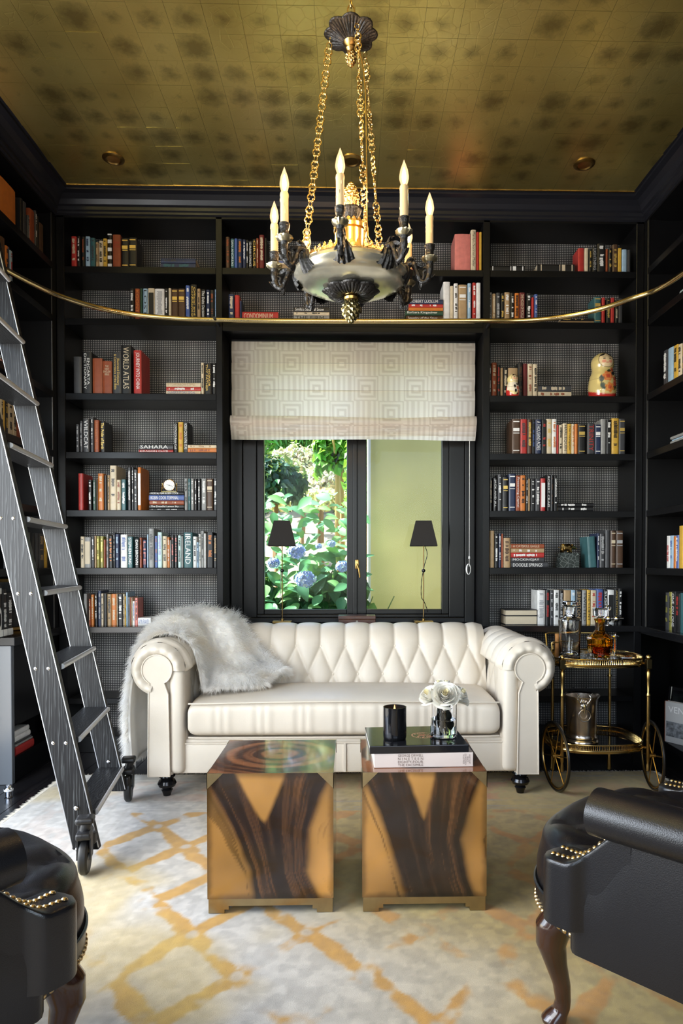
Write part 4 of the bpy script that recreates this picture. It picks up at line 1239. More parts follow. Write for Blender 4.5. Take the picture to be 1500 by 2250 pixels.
def rose(c, Rr, tilt, seed, n=26):
    rs = random.Random(seed); ro = bpy.data.objects.new('rose', None); COL.objects.link(ro); ro.parent = va; ro.location = c; ro.rotation_euler = tilt
    for k in range(n):
        f = k/(n-1); r0 = Rr*(.10+.72*f); a0 = k*2.399; hw = .55+.45*rs.random()*(1.1-f*.3); ht = Rr*(.95-.55*f*f); op = .10+1.05*f**1.6
        def pf(u, v):
            a = a0+(u-.5)*2*hw; prof_ = v; rad = r0*(.35+.65*math.sin(min(1, prof_*1.15)*PI/2))+Rr*.42*op*prof_**3*.8
            z = -.35*Rr*(1-prof_)**1.5+ht*(prof_*(1-.35*op*prof_))-.10*Rr*abs(u-.5)**2*4+Rr*.05*math.sin(u*7+k)*prof_
            return Vector((rad*math.cos(a), rad*math.sin(a), z))
        MB().grid(pf, 9, 7).build('petal', pet2 if f < .16 else pet, ro)
rose((0, -.022, .142), .048, (R(52), 0, 0), 1, 30)
rose((-.046, .004, .136), .040, (R(25), R(-38), 0), 2, 22)
rose((.048, .004, .138), .042, (R(20), R(42), 0), 3, 22)
rose((.012, .036, .158), .036, (R(-15), R(5), 0), 4, 18)
rose((-.012, .030, .166), .030, (R(-5), R(-10), 0), 5, 16)
# ------------------------------------------------------------------ brass ladder rail
ZRAIL = 2.594
pts = [(-1.742, 2.45), (-1.742, 2.75), (-1.738, 2.95), (-1.727, 3.11), (-1.706, 3.22)]
for px, py in ((60, 618), (130, 650), (215, 676), (300, 692), (400, 700.5), (500, 703.5), (640, 705), (772, 705.5), (930, 705.5), (1060, 705), (1150, 704.5), (1230, 697), (1310, 681), (1390, 655), (1455, 630)):
    d = ray(px, py); k = (ZRAIL-CAM_Z)/d.z; pts.append((d.x*k, d.y*k))
pts += [(1.66, 3.05), (1.68, 2.7), (1.70, 2.45)]
P3 = catmull([(x, y, ZRAIL) for x, y in pts], 8)
rl = thing('ladder_rail', 'curved polished brass ladder rail running around the bookcases', 'rail', (0, 0, 0))
MB().tube(P3, .0145, 14).build('rail', mat('rail_brass', (.80, .64, .34), .15, 1), rl)
for x in (-.80, .824):
    MB().cyl((x, YF+.002, ZRAIL), (x, 3.90, ZRAIL), .009, 12).build('bracket', IRON, rl)
for sx, X in ((-1, XL), (1, XR)):
    MB().cyl((X-sx*.001, 2.7, ZRAIL), (X-sx*.09, 2.7, ZRAIL), .009, 12).build('bracket', IRON, rl)
# ------------------------------------------------------------------ rolling library ladder
m, nt, b = newmat('ebonised_oak')
co = objco(nt, (1, 1, .11)); nz = tex(nt, 'Noise', co, Scale=7., Detail=3.)
wv = tex(nt, 'Wave', co, Scale=26., Distortion=9., Detail=3., **{'Detail Scale': 1.6}); fn = tex(nt, 'Noise', objco(nt, (1, 1, .03)), Scale=260., Detail=2.)
g = mth(nt, 'MULTIPLY', mth(nt, 'POWER', wv.outputs['Fac'], 2.2), fn.outputs[0])
link(nt, ramp(nt, g, [(.16, (.005, .005, .006)), (.40, (.014, .015, .016)), (.66, (.060, .064, .066))]), b.inputs['Base Color']); b.inputs['Roughness'].default_value = .42; b.inputs['Specular IOR Level'].default_value = .28
bumpto(nt, b, g, .2, .003)
OAK = m
lad = thing('library_ladder', 'tall black oak rolling library ladder leaning on the brass rail', 'ladder', (0, 0, 0))
LN, LF = Vector((-.995, 2.53, 0)), Vector((-1.085, 3.105, 0))     # near / far stile centre lines on the floor
SLOPE = -.222
def stile(base, z0, z1, name):
    w2, t2 = .050, .016; q = MB()
    def sec(z): return [Vector((base.x+SLOPE*z+sx*w2, base.y+sy*t2, z)) for sx, sy in ((-1, -1), (1, -1), (1, 1), (-1, 1))]
    bm = bmesh.new(); a = [bm.verts.new(p) for p in sec(z0)]; c = [bm.verts.new(p) for p in sec(z1)]
    bm.faces.new(a[::-1]); bm.faces.new(c)
    for i in range(4): bm.faces.new([a[i], a[(i+1) % 4], c[(i+1) % 4], c[i]])
    bmesh.ops.recalc_face_normals(bm, faces=bm.faces[:]); bmesh.ops.bevel(bm, geom=bm.edges[:], offset=.005, segments=3, affect='EDGES', profile=.5)
    q.bm(bm); st_ = q.build(name, OAK, lad, False)
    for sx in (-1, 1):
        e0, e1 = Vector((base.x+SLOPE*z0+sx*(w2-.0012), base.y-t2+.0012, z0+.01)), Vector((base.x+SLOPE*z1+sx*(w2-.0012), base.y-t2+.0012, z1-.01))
        MB().tube([e0, e1], .0024, 8).build('edge_glint', mat('edge_glint', (.50, .51, .53), .3, .6), st_)  # pale tubes stand in for window reflections along the stile edges
    return st_
stile(LN, .072, 2.9, 'stile'); stile(LF, .095, 2.9, 'stile')
dirL = (LF-LN).normalized(); angL = math.atan2(dirL.y, dirL.x)
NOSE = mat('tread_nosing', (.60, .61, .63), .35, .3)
for i in range(10):
    z = .197+.2835*i; a = LN+Vector((SLOPE*z, 0, z)); c = LF+Vector((SLOPE*z, 0, z)); mid = (a+c)/2; L_ = (c-a).length-.032
    M_ = Matrix.Translation(mid) @ Matrix.Rotation(angL, 4, 'Z')
    tr = MB().bbox(-L_/2, L_/2, -.052, .058, -.012, .012, .003, 2, M_).build('tread', OAK, lad, False)
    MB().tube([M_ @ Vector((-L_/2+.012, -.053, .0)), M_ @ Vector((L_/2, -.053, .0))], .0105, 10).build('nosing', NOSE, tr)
    if 0 < i:
        for base, sy in ((LN, -1),):
            for dx in (-.028, .02):
                pz = z+.0; p_ = Vector((base.x+SLOPE*pz+dx, base.y-.016, pz))
                MB().ball(p_, .0075, .0035, .0075, 12, 6).build('bolt', STEEL, lad)
# top rollers, casters
for base in (LN, LF):
    zt_ = 2.594; x = base.x+SLOPE*zt_
    MB().bbox(x-.075, x-.035, base.y-.026, base.y+.026, zt_-.02, zt_+.10, .004, 2).build('rail_roller_bracket', IRON, lad, False)
def caster(base, sy):
    x = base.x+.04; y = base.y+sy*.085; c = lad
    M_ = Matrix.Translation((x-.030, y, .078)) @ Matrix.Rotation(R(12), 4, 'Z')
    def wheel(nm, prof_, mt): return MB().lathe(prof_, 30, M=M_ @ Matrix.Rotation(PI/2, 4, 'Y')).build(nm, mt, c)
    wheel('wheel', [(.040, -.014), (.055, -.016), (.063, -.009), (.0645, 0), (.063, .009), (.055, .016), (.040, .014)], mat('rubber_tyre', (.012, .012, .012), .45))
    wheel('wheel_hub', [(.001, -.012), (.012, -.017), (.014, -.008), (.040, -.006), (.041, .006), (.014, .008), (.012, .017), (.001, .012)], mat('grey_hub', (.20, .20, .21), .4))
    q = MB()
    for s in (-1, 1):
        q.prism([(-.030, .0), (.022, -.0), (.034, .075), (-.020, .088)], s*.020, s*.025, 'x', Matrix.Translation((0, 0, 0)) @ M_)
    q.bbox(-.026, .026, -.045, .040, .074, .10, .008, 3, M_); q.build('caster_fork', IRON, c)
    MB().cyl(M_ @ Vector((0, 0, .095)), M_ @ Vector((.010, 0, .135)), .019, 16).build('caster_stem', IRON, c)
    MB().bbox(-.030, .034, -.03, .03, .125, .150, .010, 3, M_).build('caster_cap', IRON, c)
    MB().bbox(x-.068, x-.008, base.y+sy*.0165, base.y+sy*.050, .105, .150, .008, 2).build('caster_plate', IRON, c, False)
    for dz in (.145, .235): MB().ball((base.x+.005+SLOPE*dz, base.y-.018 if sy > 0 else base.y-.024, dz), .009, .004, .009, 12, 6).build('bolt', STEEL, c)
    MB().ball(M_ @ Vector((-.026, 0, .03)), .008).build('axle_nut', STEEL, c)
caster(LN, -1); caster(LF, 1)
# ------------------------------------------------------------------ leather tub chairs
def chair(label, loc, rot, mx):
    """local: +y front, x across.  mx mirrors"""
    t = thing('leather_armchair', label, 'armchair', loc, rot, 'pair of black leather armchairs')
    wood = mat('dark_mahogany', (.030, .011, .006), .22, coat=.4, noise=(16, .3))
    nail = mat('brass_nails', (.62, .46, .24), .28, 1)
    HWD, ZS0, ZS1 = .332, .30, .455
    # seat: bowed front
    def outline(a, g=0.):
        # a 0..1 round the seat plan ; superellipse with bowed front
        th = 2*PI*a; c_, s_ = math.cos(th), math.sin(th); x = (HWD+g)*math.copysign(abs(c_)**.55, c_); y = (.365+g)*math.copysign(abs(s_)**.60, s_)+.0
        if y > .15: y += .075*(1-(x/.38)**2)
        return x, y
    def seat(u, v):
        x, y = outline(u); k = v
        if k < .35: s_ = k/.35; z = ZS0+(ZS1-.035-ZS0)*s_; f = 1.012+.022*math.sin(s_*PI)-.012*s_
        else: s_ = (k-.35)/.65; f = math.cos(s_*PI/2)**.65 if s_ < 1 else 0; z = ZS1-.035+.035*min(1, s_*3)**.6+.028*s_
        xx, yy = x*f, y*f
        tf = tuft(xx, yy+.3, .15, .13, .075)
        return Vector((xx, yy, z+(.020*(tf-.7) if k > .5 else 0)))
    MB().grid(seat, 96, 34, cu=True).build('seat_cushion', LEATHER_K, t, ang=180)
    def rail(u, v):
        x, y = outline(u, .004); zz = [ZS0-.035, ZS0-.035, ZS0+.020, ZS0+.020][min(3, int(v*3+.5))]; g = [-.03, .014, .016, -.03][min(3, int(v*3+.5))]
        x, y = outline(u, g); return Vector((x, y, zz))
    MB().grid(rail, 90, 4, cu=True).build('seat_rail', LEATHER_K, t)
    MB().tube([Vector((*outline(.02+.46*i/60, .016), ZS0+.022)) for i in range(61)], .005, 6).build('welt', LEATHER_K, t)
    # nails along the front rail
    nm_ = MB().lathe([(.001, .0045), (.004, .0038), (.0066, .001), (.0070, 0), (.001, 0)], 10)
    def nailat(p, n):
        n = Vector(n).normalized(); M_ = n.to_track_quat('Z', 'Y').to_matrix().to_4x4(); M_.translation = Vector(p); o = nproto[0].copy() if nproto else None
        if o is None: o = nm_.build('nail', nail, t); nproto.append(o)
        else: COL.objects.link(o)
        o.matrix_basis = M_
    nproto = []
    for i in range(46):
        a = .02+.46*i/45; x, y = outline(a, .0150); x2, y2 = outline(a, .08); nailat((x, y, ZS0-.026), (x2-x, y2-y, 0))
    # side shell: outer panel each side and round the back
    def plan(u):
        # U-shaped path: front of one arm -> back -> front of the other
        th = PI+PI*u; L_ = .24
        if u < .28: k = u/.28; return Vector((-.345, L_-k*(L_+.12))), Vector((-1, 0))
        if u > .72: k = (1-u)/.28; return Vector((.345, L_-k*(L_+.12))), Vector((1, 0))
        k = (u-.28)/.44; a = PI+PI*k; n = Vector((math.cos(a), math.sin(a))); return Vector((.345*n.x, -.12+.30*n.y)), n
    def topz(u):
        d = min(u, 1-u); return .560+(.0 if d < .26 else .24*sstep(.26, .42, d))
    def shell(u, v):
        p, n = plan(u); zt_ = topz(u); d = min(u, 1-u); 
        if d < .12: zt_ = .44+(zt_-.44)*float(sstep(.05, .12, d))
        th = .030
        if v < .5: k = v/.5; off = .020+.006*math.sin(k*PI); z = ZS0-.045+(zt_-ZS0+.045)*k
        else: k = (v-.5)/.5; off = -.035-.015*math.sin(k*PI); z = zt_-(zt_-ZS0)*k
        if d < .012: off *= d/.012
        return Vector((p.x+n.x*off, p.y+n.y*off, z))
    MB().grid(shell, 110, 22).build('outer_shell', LEATHER_K, t, ang=70)
    # rolled top rail of arms and back, flat at the front ends
    def roll(u, v):
        u = .052+.896*u; p, n = plan(u); zt_ = topz(u); a = 2*PI*v; r_ = .052*(1+.12*math.sin(a)); 
        return Vector((p.x+n.x*(.012+r_*math.cos(a)*1.15), p.y+n.y*(.012+r_*math.cos(a)*1.15), zt_+.030+r_*math.sin(a)))
    MB().grid(roll, 90, 26, cv=True).build('top_roll', LEATHER_K, t, ang=180)
    for u in (.052, .948):
        p, n = plan(u); q = MB()
        pts_ = [(p.x+n.x*(.012+.052*(1+.12*math.sin(a))*math.cos(a)*1.15), p.y, topz(u)+.030+.052*(1+.12*math.sin(a))*math.sin(a)) for a in [2*PI*k/26 for k in range(26)]]
        c_ = Vector((p.x+n.x*.012, p.y+.016, topz(u)+.030)); q.add([*pts_, c_], [(k, (k+1) % 26, 26) for k in range(26)]); q.build('roll_end', LEATHER_K, t, ang=180)
    # front arm posts: one rounded form that slopes from the low nailed scroll up under the roll
    for s in (-1, 1):
        cx = s*.340
        def zc(u): return ZS0+.172+.105*float(sstep(.30, 1, u))
        def post(u, v):
            y = .305-.215*u; e = min(1, u/.22); wf = math.sqrt(max(0, 1-(1-e)**2)); w2 = (.052-.024*float(sstep(.38, .55, u)))*max(.04, wf); zt_ = zc(u)-.012*(1-e)**2
            z0 = ZS0+.018; rr = .013
            if v < .36: k = v/.36; return Vector((cx-w2, y, z0+(zt_-rr-z0)*k))
            if v > .64: k = (1-v)/.36; return Vector((cx+w2, y, z0+(zt_-rr-z0)*k))
            k = (v-.36)/.28; a = PI-PI*k; ca = math.cos(a); sa = math.sin(a)
            return Vector((cx+w2*math.copysign(abs(ca)**.45, ca), y, zt_-rr+rr*abs(sa)**.45))
        MB().grid(post, 30, 40).build('arm_post', LEATHER_K, t, ang=180)
        for k in range(14):
            for side_ in (-1, 1):
                u = .14+.74*k/13; wv_ = .026*(1-u)**.8; y = .305-.215*u
                if side_ > 0 and u > .62: continue
                nailat((cx+side_*wv_, y, zc(u)-.0005), (0, .3, 1))
    # legs
    def cab(sx):
        c_ = Vector((sx*.265, .315, 0)); d = Vector((sx*.6, .8, 0)).normalized()
        K = ((.285, -.012, .046), (.25, .010, .045), (.20, .018, .037), (.15, .006, .028), (.10, -.008, .022), (.06, -.012, .0190), (.040, -.008, .021), (.024, .004, .027), (.012, .010, .031), (.004, .010, .029), (.0005, .010, .020))
        zs = [k[0] for k in K][::-1]
        def f(u, v):
            i = v*(len(K)-1); z = float(np.interp(i, range(len(K)), [k[0] for k in K])); o_ = float(np.interp(i, range(len(K)), [k[1] for k in K])); r_ = float(np.interp(i, range(len(K)), [k[2] for k in K]))
            a = 2*PI*u; return c_+d*o_+Vector((r_*math.cos(a), r_*math.sin(a), z))
        q = MB().grid(f, 20, 41, cu=True); q.add([c_+d*.010+Vector((.020*math.cos(2*PI*k/20), .020*math.sin(2*PI*k/20), .0005)) for k in range(20)], [tuple(range(20))]); q.build('leg', wood, t, ang=180)
    cab(-1); cab(1)
    for sx in (-1, 1): MB().tube([(sx*.25, -.30, .28), (sx*.26, -.33, .15), (sx*.275, -.38, .006)], [.026, .022, .017], 12).build('leg', wood, t)
    return t
# right-hand chair: front line from (.51,1.60) to (.99,2.05)
for lab, c_, ang in (('black leather tub armchair with nailhead trim beside the bar cart end of rug', (.925, 1.575), 43.5), ('black leather tub armchair with nailhead trim in front of the ladder', (-1.035, 1.335), -37)):
    chair(lab, (c_[0], c_[1], .0136), R(ang), 1)
# ------------------------------------------------------------------ bar cart
wl_, wr_ = atz(1214, 1738, .0136), atz(1424, 1733, .0136)
CX, CY = (wl_.x+wr_.x)/2+.014, (wl_.y+wr_.y)/2
cart = thing('bar_cart', 'brass two-tier bar cart with spoked wheels and black glass shelves', 'bar cart', (CX, CY, .0136))
hw = (wr_.x-wl_.x)/2; WR = .174
GLB = mat('black_mirror', (.004, .004, .005), .04)
TZ, LZ = .640, .215
def oval(u, a, b_, n=.74): th = 2*PI*u; c_, s_ = math.cos(th), math.sin(th); return -.018+a*math.copysign(abs(c_)**n, c_), b_*math.copysign(abs(s_)**n, s_)
TA, TB, TCY = .240, .20, .125     # tray half sizes, centre behind the front posts
for z, nm in ((TZ, 'top_tray'), (LZ, 'lower_tray')):
    N = 96
    pl = [oval(k/N, TA, TB) for k in range(N)]
    MB().prism([(x*.985, y*.985+TCY) for x, y in pl], z, z+.006, 'z').build(nm, GLB, cart, False)
    MB().tube([(x, y+TCY, z+.000) for x, y in pl], .0050, 8, closed=True).build('tray_rim', BRASS, cart)
    MB().tube([(x, y+TCY, z+.030) for x, y in pl], .0036, 8, closed=True).build('gallery_rail', BRASS, cart)
    q = MB(); pl2 = [oval(k/200, TA, TB) for k in range(200)]
    for k, (x, y) in enumerate(pl2):
        x2, y2 = pl2[(k+1) % 200]; d = Vector((x2-x, y2-y)); 
        if d.length < 1e-5: continue
        m_ = int(max(1, round(d.length/.0085)))
        for j in range(m_):
            xx, yy = x+d.x*j/m_, y+d.y*j/m_; q.tube([(xx, yy+TCY, z+.006), (xx, yy+TCY, z+.018), (xx, yy+TCY, z+.028)], [.0028, .0012, .0028], 5, cap=False)
    o = q.build('gallery', BRASS, cart); o['kind'] = 'stuff'
    MB().add([(x, y+TCY, z+h) for h in (-.012, .006) for x, y in pl], [(k, (k+1) % N, N+(k+1) % N, N+k) for k in range(N)]).build('tray_band', BRASS, cart)
pf = hw-.030
def post(x, y, z0, z1):
    prof_ = [(.0085, z0), (.0085, z0+.03), (.006, z0+.04), (.0085, z0+.05), (.0085, z1-.175), (.011, z1-.172), (.011, z1-.165), (.006, z1-.155), (.009, z1-.09), (.0125, z1-.055), (.007, z1-.045), (.013, z1-.032), (.008, z1-.02), (.008, z1)]
    return MB().lathe(prof_, 14, (x, y, 0)).build('post', BRASSD, cart)
for sx in (-1, 1):
    x = sx*pf; post(x, -.015, .10, TZ+.012); MB().bbox(x-.014, x+.014, -.029, -.001, TZ-.024, TZ+.024, .003, 2).build('post_block', mat('patinated_brass', (.10, .075, .035), .3, 1), cart, False)
    MB().ball((x, -.015, TZ+.034), .0135).build('finial', BRASS, cart)
    post(sx*.16, .335, .05, TZ+.05)
    MB().ball((sx*.16, .335, TZ+.062), .010).build('finial', BRASS, cart)
    for z in (TZ, LZ):
        MB().cyl((x, -.015, z), (sx*.19, .03, z), .006).build('tray_arm', BRASS, cart)
    # wheels
    wx = sx*hw; M_ = Matrix.Translation((wx, 0, WR)) @ Matrix.Rotation(PI/2, 4, 'Y') if True else None
    M_ = Matrix.Translation((wx, 0, WR)) @ Matrix.Rotation(R(-6)*sx, 4, 'Z') @ Matrix.Rotation(PI/2, 4, 'Y')
    wh = MB().tube([M_ @ Vector((math.cos(2*PI*k/48)*(WR-.006), math.sin(2*PI*k/48)*(WR-.006), 0)) for k in range(48)], .0068, 8, closed=True).build('wheel', mat('black_tyre', (.012, .010, .008), .3), cart)
    MB().tube([M_ @ Vector((math.cos(2*PI*k/48)*(WR-.017), math.sin(2*PI*k/48)*(WR-.017), 0)) for k in range(48)], .0055, 8, closed=True).build('wheel_rim', BRASSD, wh)
    for k in range(6):
        a = k*PI/3+.3; MB().tube([M_ @ Vector((0, 0, 0)), M_ @ Vector((math.cos(a)*(WR-.016), math.sin(a)*(WR-.016), 0))], .0028, 6).build('spoke', BRASSD, wh)
    MB().cyl((wx-.03*sx, 0, WR), (wx+.014*sx, 0, WR), .010).build('hub', BRASSD, wh)
    MB().cyl((x, -.015, WR-.01), (wx, 0, WR), .005).build('axle', BRASSD, cart)
    MB().tube([(sx*.16, .335, .07), (sx*.16, .335, .0)], [.009, .012], 10).build('rear_foot', BRASSD, cart)
    MB().tube([(sx*.16, .335, LZ), (sx*.20, .20, LZ+.004)], .004, 6).build('tray_arm', BRASSD, cart)
# push handle behind the top tray
MB().tube([(-.20, .30, TZ+.01), (-.20, .33, TZ+.115), (-.18, .335, TZ+.120), (.10, .335, TZ+.120), (.12, .335, TZ+.118), (.14, .335, TZ+.06)], .0055, 8).build('handle', BRASS, cart)
GX, GZ = 0, .0136+TZ+.0064
def onc(px, dy): 
    Y = CY+TCY+dy; return Vector((at(px, 1420, Y).x, Y, GZ))
# clear decanter
p = onc(1251, -.045)
t = thing('decanter', 'tall clear crystal decanter with square stopper on the bar cart', 'decanter', p, 0, 'decanters on the bar cart')
MB().lathe([(.001, 0), (.050, 0), (.0545, .004), (.053, .05), (.0545, .13), (.0575, .205), (.056, .212), (.030, .224), (.026, .24), (.028, .268), (.032, .275), (.028, .276), (.0225, .262), (.022, .235), (.050, .205), (.0485, .13), (.047, .035), (.042, .026), (.001, .022)], 40).build('body', GLASS, t)
MB().lathe([(.001, .235), (.018, .237), (.021, .262), (.021, .277), (.001, .277)], 24).build('stopper_plug', GLASS, t)
MB().lathe([(.001, .2775), (.034, .278), (.0385, .284), (.0385, .300), (.034, .306), (.001, .306)], 8).build('stopper', GLASS, t, False)
# amber decanter
p = onc(1317, -.03)
t = thing('decanter', 'squat decanter of amber whisky with ribbed stopper on the bar cart', 'decanter', p, 0, 'decanters on the bar cart')
amb = mat('amber_glass', (.95, .56, .07), 0, trans=1, ior=1.45)
MB().lathe([(.001, .014), (.052, .014), (.059, .022), (.064, .06), (.068, .112), (.064, .120), (.036, .140), (.025, .152), (.024, .195), (.030, .212), (.026, .213), (.020, .195), (.020, .150), (.055, .118), (.062, .108), (.057, .05), (.050, .030), (.001, .026)], 12, mod=None).build('body', amb, t, True, ang=20)
MB().lathe([(.001, .031), (.048, .033), (.055, .05), (.058, .075), (.001, .075)], 24).build('whisky', mat('whisky', (.75, .24, .02), 0, trans=1, ior=1.34), t)
MB().lathe([(.001, 0), (.045, 0), (.048, .006), (.046, .0135), (.001, .0135)], 12).build('foot', GLASS, t, False)
MB().lathe([(.001, .214), (.022, .214), (.026, .222), (.034, .228), (.036, .262), (.030, .270), (.001, .270)], 20, mod=lambda a, i: 1+.05*math.cos(a*10)).build('stopper', GLASS, t)
# stacked white napkins / coasters, cork cylinder, jigger, hammer-like opener, sphere opener
p = onc(1281, .005)
for k in range(5):
    t = thing('coaster', 'square white coaster, %s from the bottom of the stack between the decanters' % ORD[k], 'coaster', (p.x, p.y, GZ+k*.0072+.0003), R(8+6*k), 'stack of coasters')
    MB().bbox(-.045, .045, -.045, .045, 0, .0055, .002, 1).build('tile', mat('white_coaster', (.74, .72, .68), .5), t, False)
    MB().box(-.046, .046, -.046, .046, .0056, .0068).build('edge_band', BRASS, t, False)
p = onc(1224, .03)
t = thing('corkscrew', 'upright wooden-handled bar tool with a brass crossbar on the cart', 'bar tool', p)
MB().lathe([(.001, 0), (.0125, 0), (.0130, .01), (.0125, .12), (.0135, .128), (.001, .131)], 16).build('handle', mat('honey_wood', (.38, .17, .05), .35, noise=(30, .3)), t)
MB().tube([(-.034, -.012, .0065), (-.034, -.012, .080), (-.028, -.012, .085), (.045, -.010, .085), (.085, -.008, .088)], .0042, 8).build('crossbar', BRASS, t)
MB().lathe([(.001, 0), (.010, 0), (.010, .006), (.001, .006)], 12, (-.034, -.012, 0)).build('foot', BRASS, t)
p = onc(1351, .035)
t = thing('jigger_stand', 'slim silver pillar with a flat disc top beside the amber decanter', 'bar tool', p)
MB().lathe([(.001, 0), (.018, 0), (.018, .004), (.0055, .008), (.005, .110), (.021, .113), (.021, .117), (.004, .119), (.006, .130), (.001, .133)], 20).build('pillar', STEEL, t)
MB().tube([(.02, -.02, .004), (.05, -.035, .004), (.085, -.04, .006)], .004, 6).build('key', STEEL, t)
p = Vector((at(1336, 1376, YF+.013).x, YF+.013, ZCT+.0004))
t = thing('chrome_opener', 'chrome ball-jointed opener on the counter behind the amber decanter', 'bar tool', p)
MB().cyl((0, 0, 0), (0, 0, .095), .005).build('stem', STEEL, t); MB().lathe([(.001, 0), (.022, 0), (.022, .004), (.006, .008)], 20).build('base', STEEL, t)
MB().ball((0, 0, .040), .021, seg=20, rings=14).build('ball', STEEL, t)
MB().ball((.050, 0, .040), .021, seg=20, rings=14).build('ball', STEEL, t)
MB().cyl((0, 0, .040), (.092, 0, .042), .009).build('crossbar', STEEL, t)
MB().tube([(math.cos(a)*.014, 0, .106+math.sin(a)*.014) for a in [2*PI*k/20 for k in range(20)]], .005, 8, closed=True).build('ring', STEEL, t)
p = onc(1345, -.075)
t = thing('shot_glass', 'small clear shot glass on the bar cart by the amber decanter', 'glass', p)
MB().lathe([(.001, 0), (.018, 0), (.021, .045), (.0195, .045), (.017, .010), (.001, .008)], 24).build('cup', GLASS, t)
p = onc(1297, -.10)
t = thing('shot_glass', 'small clear shot glass on the bar cart between the two decanters', 'glass', p)
MB().lathe([(.001, 0), (.018, 0), (.021, .040), (.0195, .040), (.017, .010), (.001, .008)], 24).build('cup', GLASS, t)
# ice bucket
LZt = .0136+LZ+.0064
bp = Vector((at(1277, 1560, CY+.10).x, CY+.10, LZt))
t = thing('ice_bucket', 'tarnished silver ice bucket with stag-head ring handles on the lower shelf', 'bucket', bp)
SIL = mat('tarnished_silver', (.62, .55, .48), .24, 1, noise=(8, .25)); 
MB().lathe([(.001, 0), (.082, 0), (.085, .006), (.083, .014), (.078, .020), (.080, .026), (.074, .034), (.074, .05), (.080, .19), (.084, .228), (.092, .240), (.092, .244), (.081, .236), (.078, .19), (.070, .04), (.001, .03)], 48).build('body', SIL, t)
for sy in (-1, 1):
    hd = bpy.data.objects.new('stag_head', None); COL.objects.link(hd); hd.parent = t; hd.location = (-.018 if sy < 0 else .02, sy*.080, .195); hd.rotation_euler = (0, 0, 0 if sy < 0 else PI)
    ms = mat('bright_silver', (.80, .79, .77), .2, 1) if sy < 0 else IRON
    MB().lathe([(.001, -.030), (.006, -.028), (.009, -.012), (.013, .006), (.008, .016), (.001, .018)], 14, (0, -.014, 0)).build('muzzle', ms, hd)
    for sx in (-1, 1):
        A = [Vector((sx*.006, -.012, .012)), Vector((sx*.020, -.014, .022)), Vector((sx*.033, -.014, .045)), Vector((sx*.030, -.012, .068))]
        q = MB(); q.tube(catmull(A, 5), [.0032-.0018*i/15 for i in range(16)], 6)
        for b0, b1 in (((.020, .022), (.012, .045)), ((.030, .038), (.046, .050)), ((.033, .050), (.022, .064)), ((.032, .058), (.041, .074))): q.tube([(sx*b0[0], -.014, b0[1]), (sx*b1[0], -.013, b1[1])], [.0022, .0009], 5)
        q.build('antler', ms, hd); MB().ball((sx*.013, -.013, .010), .006, .003, .003).build('ear', ms, hd)
    MB().tube([(math.cos(a)*.030, -.018, -.040+math.sin(a)*.030) for a in [2*PI*k/30 for k in range(30)]], .0030, 8, closed=True).build('ring', ms if sy > 0 else SIL, hd)
# ------------------------------------------------------------------ framed picture and book on the low right shelf
Yp = 3.70
fp = atx(1490, 1600, XR+.10)
t = thing('framed_print', 'black framed print leaning on the low shelf beside the bar cart', 'picture', (XR+.14, 3.62, .1425), 0)
t.rotation_euler = (0, 0, R(-62))
def lean(M, a): return M @ Matrix.Rotation(R(a), 4, 'X')
Mf = Matrix.Rotation(R(-9), 4, 'X')
for a in ((-.21, -.19, 0, .30), (.19, .21, 0, .30), (-.19, .19, 0, .02), (-.19, .19, .28, .30)): MB().bbox(a[0], a[1], -.012, .012, a[2], a[3], .003, 1, Mf).build('frame', BLACKG, t, False)
MB().box(-.19, .19, .0, .006, .02, .28, Mf).build('mat_board', mat('blue_grey_paper', (.30, .34, .38), .7, noise=(18, .5)), t, False)
MB().box(-.19, .19, -.006, -.003, .02, .28, Mf).build('glazing', mat('picture_glass', (1, 1, 1), 0, trans=1, ior=1.1), t, False)
t = thing('book', 'large grey art book with a ship photograph standing in front of the framed print', 'book', (XR+.055, 3.625, .1425), R(-58), 'coffee-table books')
MB().bbox(-.105, .115, 0, .004, 0, .232, .001, 1).build('cover', mat('grey_jacket', (.42, .42, .41), .4), t, False)
MB().bbox(-.105, .115, .026, .030, 0, .232, .001, 1).build('cover', MATS['grey_jacket'], t, False)
MB().box(-.100, .112, .004, .026, .003, .229).build('pages', PAGES, t, False)
MB().bbox(-.110, -.103, .0, .030, 0, .232, .002, 1).build('spine', mat('rust_cloth', (.22, .06, .03), .6), t, False)
MB().box(-.098, .112, -.0012, -.0004, .035, .12).build('cover_photo', mat('sea_photo', (.14, .15, .16), .5, noise=(40, .9)), t, False)
add_text('VENICE', t, Matrix.Translation((.0, -.0016, .190)) @ SPH, .17, .036, mat('pale_ink', (.72, .72, .70), .5), True)
# ------------------------------------------------------------------ leaning frame on the left counter
t = thing('gilt_frame', 'gilt-edged picture frame leaning among the tagged books on the side counter', 'picture', (XL-.16, 3.80, ZCT+.0005), R(50))
for a in ((-.14, -.12, 0, .30), (.12, .14, 0, .30), (-.12, .12, 0, .02), (-.12, .12, .28, .30)): MB().bbox(a[0], a[1], -.012, .006, a[2], a[3], .003, 1, Matrix.Rotation(R(-10), 4, 'X')).build('frame', BRASSD, t, False)
MB().box(-.12, .12, -.002, .002, .02, .28, Matrix.Rotation(R(-10), 4, 'X')).build('print', mat('dark_print', (.05, .055, .06), .25, noise=(12, .6)), t, False)
